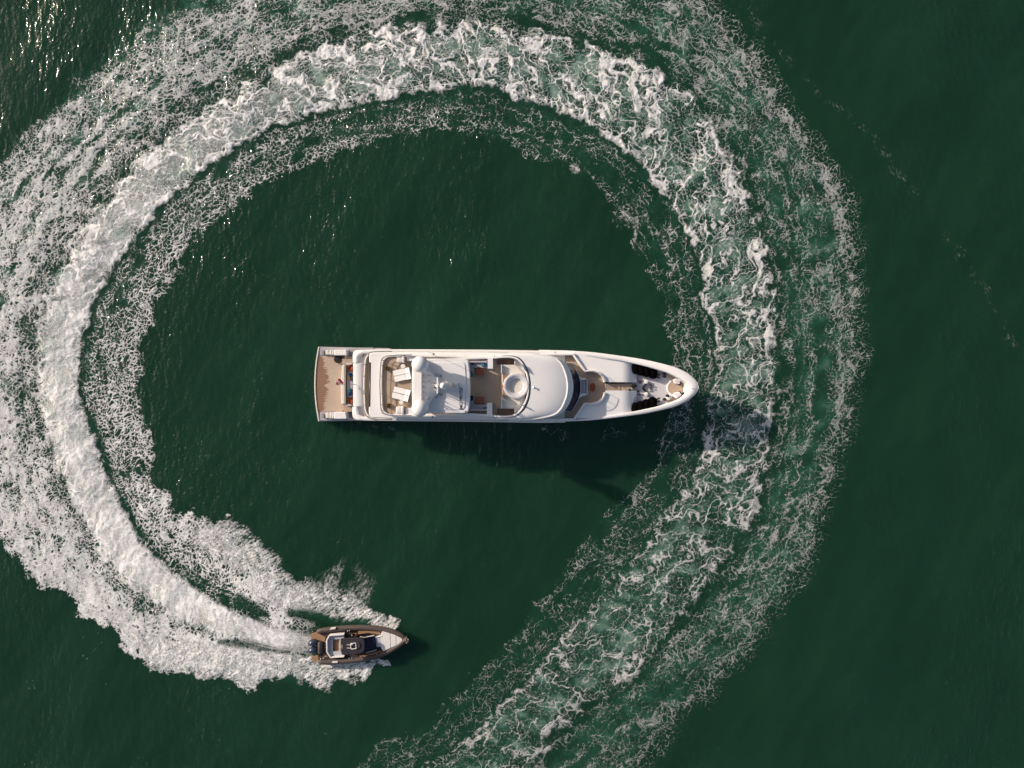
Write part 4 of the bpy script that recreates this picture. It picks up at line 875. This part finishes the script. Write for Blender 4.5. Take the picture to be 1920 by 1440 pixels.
def build_yacht_things():
    # sun loungers, two pairs
    def lounger(c, ang, L, Wd, lab):
        cx, cy, _ = P(c[0], c[1], 7.75); base = (cx, cy, 7.34)
        t = thing('sun_lounger', lab, 'sun lounger', base, 'sun loungers on the aft sun deck')
        ca, sa = math.cos(ang), math.sin(ang)
        f = lambda u, v: (cx+ca*u-sa*v, cy+sa*u+ca*v)
        mb = MB(); mb.prism([f(-L/2, -Wd/2), f(L/2, -Wd/2), f(L/2, Wd/2), f(-L/2, Wd/2)], 7.56, 7.62, .01); mb.build('frame', 'steel', t)
        for u in (-L*.42, L*.42):
            for v in (-Wd*.42, Wd*.42):
                mb = MB(); x, y = f(u, v); mb.tube([(x, y, 7.34), (x, y, 7.58)], .03, 6); mb.build('leg', 'steel', t)
        mb = MB(); mb.prism([f(*q) for q in rpoly([(-L/2+.12, -Wd/2+.03, .06), (L*.2, -Wd/2+.03, .03), (L*.2, Wd/2-.03, .03), (-L/2+.12, Wd/2-.03, .06)], 3)], 7.6, 7.74, .05); mb.build('mattress', 'lounger_cloth', t, smooth=True)
        q = [f(L*.21, -Wd/2+.03), f(L*.5, -Wd/2+.03), f(L*.5, Wd/2-.03), f(L*.21, Wd/2-.03)]
        zs = (7.64, 7.95, 7.95, 7.64)
        mb = MB(); mb.rings([[(x, y, z) for (x, y), z in zip(q, zs)], [(x, y, z+.11) for (x, y), z in zip(q, zs)]]); mb.build('backrest', 'lounger_cloth', t, smooth=True)
        mb = MB(); mb.prism([f(-L/2, -Wd/2+.03), f(-L/2+.11, -Wd/2+.03), f(-L/2+.11, Wd/2-.03), f(-L/2, Wd/2-.03)], 7.6, 7.68, .02); mb.build('foot_roll', 'vinyl', t)
    k = PX(1, 7.7)
    a1 = math.radians(12); a2 = math.radians(-13.5)
    lounger((752.5, 697.2), a1, 32*k, 11.2*k, 'white padded sun lounger next to the port rail, farther of the upper pair')
    lounger((754.8, 708.2), a1, 32*k, 11.2*k, 'white padded sun lounger of the upper pair, nearer the deck centreline')
    lounger((753.6, 733.4), a2, 32*k, 11.2*k, 'white padded sun lounger of the lower pair, nearer the deck centreline')
    lounger((750.4, 744.4), a2, 32*k, 11.2*k, 'white padded sun lounger of the lower pair, beside the lower round table')
    for px, py, lab in ((755.5, 686.6, 'upper'), (752.4, 754.2, 'lower')):
        x, y, _ = P(px, py, 7.85); t = thing('side_table', 'small round white side table between %s loungers and covered chair' % lab, 'table', (x, y, 7.34), 'round tables on the sun deck')
        mb = MB(); mb.lathe((x, y), [(.0, 7.8), (.27, 7.8), (.28, 7.83), (.27, 7.86), (.0, 7.86)], 20); mb.build('table_top', 'vinyl', t, smooth=40)
        mb = MB(); mb.lathe((x, y), [(.0, 7.34), (.18, 7.35), (.04, 7.4), (.04, 7.8)], 12); mb.build('pedestal', 'steel', t, smooth=True)
    for px, py, lab in ((751.5, 672.6, 'port'), (750, 769.4, 'starboard')):
        x, y, _ = P(px, py, 8.1); t = thing('covered_armchair', 'bulky armchair under a pale fabric cover by the %s side of the sun deck' % lab, 'armchair', (x, y, 7.34), 'covered armchairs on the sun deck')
        w = .52; mb = MB(); mb.prism([(x+a, y+b) for a, b in rpoly([(-w*1.05, -w*.9, .2), (w*.9, -w, .2), (w, w, .2), (-w*.95, w*.9, .2)], 4)], 7.36, 8.1, .18); mb.build('cover', 'cover_cloth', t, smooth=60)
        mb = MB(); mb.prism([(x+a, y+b) for a, b in rpoly([(w*.35, -w*.95, .1), (w*.95, -w*.95, .1), (w*.95, w*.95, .1), (w*.35, w*.95, .1)], 4)], 7.9, 8.25, .12); mb.build('cover_back', 'cover_cloth', t, smooth=60)
    for px, py, lab in ((725.6, 690.6, 'upper'), (728.6, 760.6, 'lower')):
        x, y, _ = P(px, py, 7.7); t = thing('wicker_lantern', 'round brown wicker lantern basket in the %s aft corner of the sun deck' % lab, 'lantern', (x, y, 7.34), 'wicker lanterns on the sun deck')
        mb = MB(); mb.lathe((x, y), [(.2, 7.34), (.3, 7.45), (.32, 7.6), (.26, 7.75), (.2, 7.75), (.22, 7.6), (.15, 7.4)], 16); mb.build('basket', 'wicker', t, smooth=True)
        mb = MB(); mb.lathe((x, y), [(.0, 7.4), (.07, 7.4), (.07, 7.62), (.0, 7.62)], 10); mb.build('candle', 'cream', t)
        mb = MB(); mb.tube([(x-.28, y, 7.7), (x-.15, y, 7.95), (x+.15, y, 7.95), (x+.28, y, 7.7)], .02, 5); mb.build('handle', 'wicker', t)
    # forward lounge: corner sofas, tables, cushions
    for sg, lab in ((-1, 'port'), (1, 'starboard')):
        y0, y1, yi = (676.5, 705, 689.5) if sg < 0 else (770.5, 741, 758.5)
        x, y, _ = P(890, (y0+y1)/2, 7.5); t = thing('corner_sofa', 'grey lilac corner sofa in the shade of the hardtop, %s side' % lab, 'sofa', (x, y, 7.34), 'corner sofas in the forward lounge')
        mb = MB(); mb.pp([(880, y0), (913, y0), (913, yi), (888.5, yi), (888.5, y1), (880, y1)], 7.34, 7.75, .05); mb.build('seat', 'sofa_cloth', t, smooth=True)
        mb = MB(); mb.box(880, min(y0, y0-sg*3.5), 913, max(y0, y0-sg*3.5), 7.7, 8.05, .06); mb.box(877.5, min(y0, y1), 881.5, max(y0, y1), 7.7, 8.05, .06); mb.build('backrest', 'sofa_cloth', t, smooth=True)
        cy = 697.5 if sg < 0 else 750
        x, y, _ = P(899.5, cy, 7.75); t = thing('coffee_table', 'square orange varnished coffee table by the %s corner sofa' % lab, 'table', (x, y, 7.34), 'varnished tables in the forward lounge')
        mb = MB(); mb.box(892, cy-6.3, 907, cy+6.3, 7.70, 7.76, .01); mb.build('table_top', 'varnish', t)
        mb = MB(); mb.box(896, cy-3, 903, cy+3, 7.34, 7.7, .02); mb.build('pedestal', 'varnish', t)
    for px, py, m_, r, lab in ((883.6, 702, 'teal_cushion', .3, 'teal cushion on the aft arm of the port corner sofa'), (905, 682.5, 'teal_cushion', .5, 'teal cushion beside the port bar unit'), (911, 682.5, 'blue_cushion', .1, 'dark blue cushion squeezed against the port bar unit'),
                               (884, 746.5, 'navy_cushion', .1, 'navy cushion on the aft arm of the starboard corner sofa'), (909.5, 767.6, 'teal_cushion', .2, 'teal cushion beside the starboard bar unit'), (884.6, 679.5, 'navy_cushion', .7, 'navy cushion in the corner of the port sofa')):
        mb = MB(); cushion(mb, px, py, 7.9, .2, .3, r); o = mb.build('cushion', m_, None, smooth=True); tag(o, lab, 'cushion', 'cushions on the forward lounge sofas')
    # cockpit: tub chairs and cushions
    for py, lab in ((690.2, 'upper'), (751.6, 'lower')):
        x, y, _ = P(658.5, py, 3.2); t = thing('tub_chair', 'glossy orange round tub chair at the %s end of the aft sofa' % lab, 'chair', (x, y, 2.45), 'tub chairs in the aft cockpit')
        mb = MB(); mb.lathe((x, y), [(.3, 2.47), (.46, 2.6), (.5, 3.1), (.46, 3.2), (.38, 3.15), (.36, 2.95)], 22); mb.build('shell', 'varnish', t, smooth=True)
        mb = MB(); mb.lathe((x, y), [(.36, 2.85), (.35, 2.97), (.25, 3.02), (.0, 3.03)], 20); mb.build('seat', 'orange', t, smooth=True)
    for px, py, m_, r, lab in ((656.5, 702.5, 'blue_cushion', .4, 'blue cushion on the aft sofa beside the upper tub chair'), (655.5, 738.5, 'blue_cushion', -.4, 'blue cushion on the aft sofa beside the lower tub chair'), (654.8, 709, 'wicker', .7, 'brown cushion on the aft sofa, upper half'), (655.5, 731.5, 'teal_cushion', .7, 'grey green cushion on the aft sofa, lower half')):
        mb = MB(); cushion(mb, px, py, 3.12, .19, .28, r); o = mb.build('cushion', m_, None, smooth=True); tag(o, lab, 'cushion', 'cushions on the aft sofa')
    x, y, _ = P(633, 673.6, 1.95); mb = MB(); mb.lathe((x, y), [(.0, 1.62), (.44, 1.63), (.5, 1.72), (.5, 1.9), (.43, 1.98), (.1, 1.99), (.08, 2.03), (.0, 2.03)], 28); o = mb.build('round_fender', 'black', None, smooth=True); tag(o, 'round black disc fender lying on the swim platform by the upper stair', 'fender')
    # ensign
    b0 = Vector(P(668, 721.3, 5.2)); b1 = Vector(P(629.5, 720.3, 7.3)); t = thing('ensign', 'red and white ensign drooping from a thin staff over the stern', 'flag', b0)
    mb = MB(); mb.tube([b0, b1], .035, 6); mb.build('staff', 'rail_grey', t)
    def fl(name, mat, v0, v1):
        rows = []
        for i in range(9):
            a = i/8; p = b0.lerp(b1, .97-.30*(1-a)*.95)
            q = []
            for k in range(5):
                w = v0+(v1-v0)*k/4
                q.append(p+Vector((.06*math.sin(5*w+4*a)+.25*w*(1-a), (.62*w)*(.35+.65*a)+.12*math.sin(6*a+3*w), -.85*w+.05*math.sin(7*a))))
            rows.append(q+[v+Vector((0, .012, .012)) for v in q[::-1]])
        mb = MB(); mb.rings(rows); mb.build(name, mat, t, smooth=True)
    fl('flag_stripe', 'flag_red', 0, .34); fl('flag_stripe', 'flag_white', .345, .66); fl('flag_stripe', 'flag_red', .665, 1)
    # life ring by the spa
    mb = MB(); mb.tube([P(944.2+2.3*math.cos(w), 724+2.5*math.sin(w), 7.85) for w in np.linspace(0, 2*math.pi, 17)[:-1]], .085, 7, closed=True); o = mb.build('life_ring', 'orange', None, smooth=True); tag(o, 'small orange ring beside the wooden spa steps', 'ring')
    # black fenders stowed on the foredeck
    ups = [((1189.5, 681), (1193, 701.4)), ((1200, 682), (1203.8, 704.6)), ((1211, 684.6), (1214.2, 707.2)), ((1223, 688.5), (1225.6, 710.6))]
    lows = [((1189, 774), (1192, 754.4)), ((1200, 773), (1202, 751.6)), ((1211, 770.4), (1212.6, 748)), ((1224, 766.6), (1223, 744))]
    names = ['aftmost', 'second from aft', 'third from aft', 'foremost']
    for lst, side in ((ups, 'upper'), (lows, 'lower')):
        for (a, b), nm in zip(lst, names):
            mb = MB(); r = .58; mb.capsule(P(*a, 4.45), P(*b, 4.4), r, 14, 4, .8); o = mb.build('fender', 'fender_cloth', None, smooth=60)
            tag(o, 'black covered sausage fender on the foredeck, %s of the %s row' % (nm, side), 'fender', 'black fenders stowed on the foredeck')
    # dark bags at the foot of the walkway
    mb = MB(); mb.pp(rpoly([(1183, 723.5, 2), (1188, 720.4, 2), (1196, 722.3, 2), (1192, 726.5, 2), (1186, 727.6, 2)]), 3.95, 4.75, .15); o = mb.build('gear_bag', 'cloth_dark', None, smooth=60); tag(o, 'dark gear bag at the forward end of the teak walkway, upper edge', 'bag')
    mb = MB(); mb.pp(rpoly([(1177, 730.5, 2), (1181, 728.6, 2), (1184, 731, 2), (1181, 733.6, 2)]), 4.5, 4.8, .12); o = mb.build('gear_bag', 'cloth_dark', None, smooth=60); tag(o, 'small dark bag on the teak walkway, lower edge', 'bag')

# ---------------------------------------------------------------- rigid inflatable tender
def build_tender():
    b = P(672, 1207, 0); T = thing('inflatable_tender', 'brown tubed rigid inflatable tender speeding to the right with foam astern', 'boat', (b[0], b[1], .1))
    ZT = 1.05
    port = spl([(594, 1184), (610, 1181.4), (640, 1178), (680, 1176.8), (712, 1179.2), (735, 1184.6), (750, 1190.2), (760, 1197)], 5)
    stbd = spl([(596, 1240), (612, 1241), (640, 1239.8), (680, 1235.8), (708, 1229.2), (730, 1220.2), (748, 1209.4), (760, 1200.5)], 5)
    for lst, nm in ((port, 'port'), (stbd, 'starboard')):
        n = len(lst); mb = MB(); rad = [float(np.interp(i/(n-1), [0, .03, .08, .75, .93, 1], [.12, .28, .36, .37, .32, .2])) for i in range(n)]
        mb.tube([P(a, c, ZT+float(np.interp(i/(n-1), [0, .6, 1], [-.15, 0, .35]))) for i, (a, c) in enumerate(lst)], .4, 14, rad); mb.build('tube', 'rib_tube', T, smooth=80)
    # hull and deck
    outl = [(597, 1186), (640, 1181), (700, 1182), (735, 1189), (757, 1198.5), (735, 1215), (700, 1228), (640, 1237), (598, 1238)]
    mb = MB(); mb.pp(outl, .1, .75, 0, .5); mb.build('hull', 'rib_deck', T)
    mb = MB(); mb.pp([(a, c) for a, c in outl], .7, .82, .01); mb.build('deck', 'rib_deck', T)
    for pts in ([(671, 1183.6), (690, 1182.6), (713, 1185.4), (713, 1190.2), (690, 1187), (672, 1189.4)], [(674, 1229.8), (690, 1227), (716, 1219.4), (714, 1223.6), (692, 1230.6), (675, 1233)]):
        mb = MB(); mb.pp(pts, .8, 1.12, .03); mb.build('side_deck', 'tan_wood', T)
    for pts in ([(583, 1189.5), (594, 1185.5), (610, 1195), (609, 1203), (600, 1201), (583.5, 1199)], [(584, 1232), (597, 1229), (597, 1238), (594, 1240), (586, 1240)], [(606.5, 1226.5), (614, 1225), (616, 1231), (607, 1233)]):
        mb = MB(); mb.pp(pts, .55, .86, .02); mb.build('swim_step', 'tan_wood', T)
    # outboards
    for py in (1207.3, 1221.2):
        rows = []
        for u, hw, zt in ((577, 3.2, 1.15), (578.5, 4.6, 1.45), (583, 5.9, 1.66), (588, 5.9, 1.62), (592.5, 4.6, 1.5), (594, 4.2, 1.42)):
            r = []
            for k in range(9):
                w = math.pi*k/8; x, y, _ = P(u, py+hw*math.cos(w)+(u-585)*-.06, zt); r.append((x, y, 1.0+(zt-1.0)*math.sin(w)**.7))
            r += [(r[-1][0], r[-1][1], .75), (r[0][0], r[0][1], .75)]
            rows.append(r)
        mb = MB(); mb.rings(rows); e = mb.build('outboard_engine', 'cowl', T, smooth=50)
        mb = MB(); x, y, _ = P(585, py, .8); mb.prism([(x-.25, y-.12), (x+.35, y-.12), (x+.35, y+.12), (x-.25, y+.12)], -.6, .9, 0); mb.build('engine_leg', 'black', e)
        mb = MB(); mb.box(592, py-4.4, 597, py+4.4, .6, 1.25, .05); mb.build('engine_bracket', 'black', e)
    mb = MB(); mb.capsule(P(600, 1203, 1.35), P(600, 1226, 1.35), .29, 14, 3, .5); mb.build('sunpad_roll', 'rib_tube', T, smooth=60)
    mb = MB(); mb.box(598, 1204, 612, 1226, .75, 1.08, .04); mb.build('aft_locker', 'rib_deck', T)
    # U-shaped sofa
    so = [(617, 1191), (645, 1188.6), (645.4, 1198.4), (636, 1198.9), (623.4, 1199), (623.4, 1221.8), (637, 1222.2), (645, 1222.4), (645, 1232.6), (619, 1234.4), (611.5, 1223.4), (611.3, 1200.6)]
    mb = MB(); mb.pp(so, .8, 1.2, .05); mb.build('sofa_seat', 'vinyl_grey', T, smooth=True)
    mb = MB(); mb.wall([P(a, c, 1.55) for a, c in resample([(645, 1189.8), (617.5, 1192), (612.8, 1200.8), (613, 1223), (619.6, 1233.2), (645, 1231.4)], 40)], PX(2.6, 1.5), .8, 1.55, .06); mb.build('sofa_backrest', 'vinyl', T, smooth=True)
    mb = MB(); mb.box(624, 1199.6, 640, 1221.4, .8, .9, .01); mb.build('cockpit_sole', 'teak_dark', T)
    mb = MB(); mb.box(636.5, 1200, 638.5, 1221, .9, 1.3, .03); mb.build('leaning_post', 'cream', T)
    for k in range(4):
        mb = MB(); mb.lathe(P(610.2, 1204+k*5.3, 1.2), [(.0, 1.05), (.06, 1.05), (.05, 1.18), (.0, 1.2)], 8); mb.build('cup_holder', 'steel', T)
    # console, T-top
    mb = MB(); mb.pp(rpoly([(645, 1200, 2), (684, 1199, 2), (701, 1195, 3), (703, 1214, 3), (686, 1224, 3), (645, 1224, 2)]), .8, 1.75, .12); mb.build('console', 'rib_deck', T, smooth=True)
    mb = MB(); q = [P(682, 1196.4, 2.35), P(703, 1192.6, 1.6), P(706, 1213.2, 1.6), P(684, 1225, 2.35)]; mb.rings([[(x-.05, y, z-.15) for x, y, z in q], q]); mb.build('windscreen', 'dark_glass', T)
    rf = spl([(639.5, 1200), (641, 1197.4), (660, 1196.6), (676, 1196.4), (681.4, 1199), (683.4, 1207), (683.2, 1217), (680, 1222.6), (672, 1226), (656, 1227.6), (643, 1228), (640, 1225), (638.6, 1212)], 4, True)
    mb = MB(); mb.pp(rf, 2.62, 2.82, .09); roof = mb.build('hard_top', 'rib_roof', T, smooth=True)
    mb = MB(); mb.pp(rpoly([(667, 1203.5, 2), (674, 1204.4, 3), (676, 1210, 2), (674, 1216.4, 3), (667, 1216.8, 2)]), 2.78, 2.92, .05); mb.build('roof_hatch', 'rib_deck', roof, smooth=True)
    mb = MB(); mb.tube([P(a, c, 2.95) for a, c in rpoly([(657.4, 1206.6, 1.2), (667.2, 1205.8, 1.2), (667.8, 1216.2, 1.2), (658, 1217, 1.2)], 3)], .055, 6, closed=True); mb.build('light_frame', 'vinyl', roof)
    for a in (1209.2, 1215.2):
        mb = MB(); mb.tube([P(650.4, a, 2.92), P(657.6, a, 2.92)], .04, 6); mb.build('frame_bar', 'vinyl', roof)
    mb = MB(); mb.ball(P(660.4, 1208.6, 2.95), .13, 10, 6); mb.build('mast_light', 'steel', roof, smooth=True)
    for k in range(3):
        mb = MB(); mb.box(640.4, 1209.4+k*2.4, 641.8, 1210.8+k*2.4, 2.8, 2.86, .01); mb.build('rod_holder', 'cream', roof)
    for px, py in ((645, 1200.5), (645, 1224), (676, 1200), (676, 1222.5)):
        x, y, _ = P(px, py, 2.6); mb = MB(); mb.tube([(x, y, .8), (x, y, 2.65)], .045, 6); mb.build('top_post', 'black', T)
    for pth in ([(675, 1193.6), (684, 1195.4), (702, 1191.2)], [(686, 1224.2), (696, 1221.4), (706, 1218.4)]):
        mb = MB(); mb.tube([P(a, c, 1.5) for a, c in pth], .05, 6); mb.build('grab_rail', 'vinyl', T)
    # forward seat and sunpad
    mb = MB(); mb.pp(rpoly([(699.6, 1199.4, 1), (704, 1195.6, 2), (716, 1192.6, 1), (717, 1213, 1), (705, 1213.6, 2), (701, 1211.4, 1)]), .8, 1.5, .1); mb.build('forward_seat', 'vinyl_grey', T, smooth=True)
    mb = MB(); mb.wall([P(a, c, 1.56) for a, c in resample([(716, 1192.4), (704, 1195.6), (700, 1199.4), (701, 1211.2), (705, 1213.4)], 20)], PX(1.3, 1.5), 1.2, 1.58, .03); mb.build('seat_rim', 'vinyl', T, smooth=True)
    pads = [[(713.4, 1190.4), (717, 1184), (731.4, 1187.6), (732, 1215.2), (718.6, 1221.4), (714.8, 1216)], [(732, 1187.8), (742.4, 1190.6), (742.6, 1210.4), (732.6, 1214.9)], [(743, 1190.8), (754, 1194.4), (754.2, 1203.6), (743.2, 1210)]]
    for pd in pads:
        mb = MB(); mb.pp(rpoly([(a, c, .8) for a, c in pd], 3), .8, 1.52, .06); mb.build('bow_sunpad', 'vinyl', T, smooth=True)
    mb = MB(); mb.box(755.4, 1195, 761.6, 1203.2, .9, 1.6, .03); mb.build('bow_step', 'tan_wood', T)
    mb = MB()
    for a, c, e, f in ((758, 1194, 763, 1195.6), (762.5, 1196, 765, 1198.6), (762.5, 1201.5, 765.4, 1203), (759, 1204.4, 763, 1205.6), (763, 1199, 766, 1199.6)): mb.tube([P(a, c, 1.4), P(e, f, 1.45)], .06, 6)
    mb.build('bow_rail', 'cream', T)
    for px, py, r in ((624, 1178.6, -.13), (627.5, 1242, -.02)):
        x, y, _ = P(px, py, 1.5); c, s = math.cos(-r), math.sin(-r)
        mb = MB(); k = PX(1, 1.4); mb.prism([(x+c*u*k-s*v*k, y+s*u*k+c*v*k) for u, v in ((-6, -1.6), (4.4, -1.6), (6, 1.7), (-4, 1.7))], 1.3, 1.475 if py < 1200 else 1.40, .01); mb.build('tube_badge', 'vinyl', T)
    for px, py in ((652, 1183.2), (655.5, 1182.6), (705, 1181.6), (712, 1182.6), (706.5, 1226.8), (713.4, 1225.2), (655, 1234.4), (660, 1233.8), (601, 1235), (606, 1234)):
        mb = MB(); mb.ball(P(px, py, 1.25), .08, 8, 5); mb.build('tube_fitting', 'steel', T, smooth=True)
    # crew member sitting on the upper side of the console
    build_person()

def build_person():
    x, y, z = P(661, 1189.6, 1.15)
    V = [((0, 0, 1.18), .16), ((0.02, 0, 1.38), .15), ((.05, 0, 1.62), .17), ((.07, 0, 1.76), .07), ((.09, 0, 1.84), .065),      # pelvis, waist, chest, neck
         ((.06, .19, 1.66), .075), ((.20, .25, 1.44), .055), ((.42, .14, 1.40), .042),                                        # left arm
         ((.06, -.19, 1.66), .075), ((.22, -.24, 1.44), .055), ((.45, -.12, 1.42), .042),                                     # right arm
         ((.06, .10, 1.13), .10), ((.50, .11, 1.20), .078), ((.62, .11, .88), .05), ((.78, .11, .86), .045),                   # left leg
         ((.06, -.10, 1.13), .10), ((.50, -.11, 1.20), .078), ((.64, -.11, .88), .05), ((.80, -.11, .86), .045)]
    E = [(0, 1), (1, 2), (2, 3), (3, 4), (2, 5), (5, 6), (6, 7), (2, 8), (8, 9), (9, 10), (0, 11), (11, 12), (12, 13), (13, 14), (0, 15), (15, 16), (16, 17), (17, 18)]
    t = thing('person', 'person in dark clothing sitting beside the tender console, legs stretched forward', 'person', (x, y, .82))
    def skin(name, V, E, mat):
        me = bpy.data.meshes.new(name); me.from_pydata([(x+a*1.0, y+b, c) for (a, b, c), r in V], E, [])
        o = bpy.data.objects.new(name, me); COL.objects.link(o)
        m = o.modifiers.new('skin', 'SKIN'); m.use_smooth_shade = True
        for i, (q, r) in enumerate(V): me.skin_vertices[0].data[i].radius = (r, r)
        me.skin_vertices[0].data[0].use_root = True
        s = o.modifiers.new('sub', 'SUBSURF'); s.levels = 1; s.render_levels = 1
        bpy.context.view_layer.update()
        m2 = bpy.data.meshes.new_from_object(o.evaluated_get(bpy.context.evaluated_depsgraph_get())); bpy.data.objects.remove(o)
        m2.materials.clear(); m2.materials.append(M[mat]); ob = bpy.data.objects.new(name, m2); COL.objects.link(ob)
        ob.parent = t; ob.matrix_parent_inverse = Matrix.Translation(-WLOC[t.name]); return ob
    skin('body', V, E, 'skin')
    skin('shirt', [((0, 0, 1.20), .185), ((0.02, 0, 1.38), .175), ((.05, 0, 1.62), .195), ((.06, .20, 1.66), .10), ((.14, .24, 1.53), .08), ((.06, -.20, 1.66), .10), ((.14, -.24, 1.53), .08)], [(0, 1), (1, 2), (2, 3), (3, 4), (2, 5), (5, 6)], 'cloth_dark')
    skin('shorts', [((0, 0, 1.16), .18), ((.06, .10, 1.13), .125), ((.34, .11, 1.18), .11), ((.06, -.10, 1.13), .125), ((.34, -.11, 1.18), .11)], [(0, 1), (1, 2), (0, 3), (3, 4)], 'cloth_dark')
    mb = MB(); mb.ball((x+.10, y, 1.97), .105, 14, 9, 1.2); mb.lathe((x+.21, y, 0), [(.001, 1.92), (.025, 1.94), (.02, 1.97), (.001, 2.0)], 6); mb.build('head', 'skin', t, smooth=60)
    mb = MB(); mb.lathe((x+.085, y), [(.113, 1.96), (.118, 2.02), (.10, 2.07), (.06, 2.105), (.001, 2.115)], 14); mb.build('hair', 'hair', t, smooth=60)
    for sg in (-1, 1):
        mb = MB(); px, py, pz = x+.44, y+sg*.13, 1.41
        mb.capsule((px, py, pz), (px+.11, py, pz-.01), .04, 8, 3)
        for k in range(4): mb.capsule((px+.08, py+(k-1.5)*.02, pz), (px+.16+.015*(k in (1, 2)), py+(k-1.5)*.022, pz-.02), .0095, 6, 2)
        mb.capsule((px+.03, py-sg*.03, pz), (px+.10, py-sg*.06, pz), .011, 6, 2); mb.build('hand', 'skin', t, smooth=60)
# ---------------------------------------------------------------- build: sea first, then the vessels
build_sea()
build_foam()
build_yacht()
build_yacht_things()
build_tender()
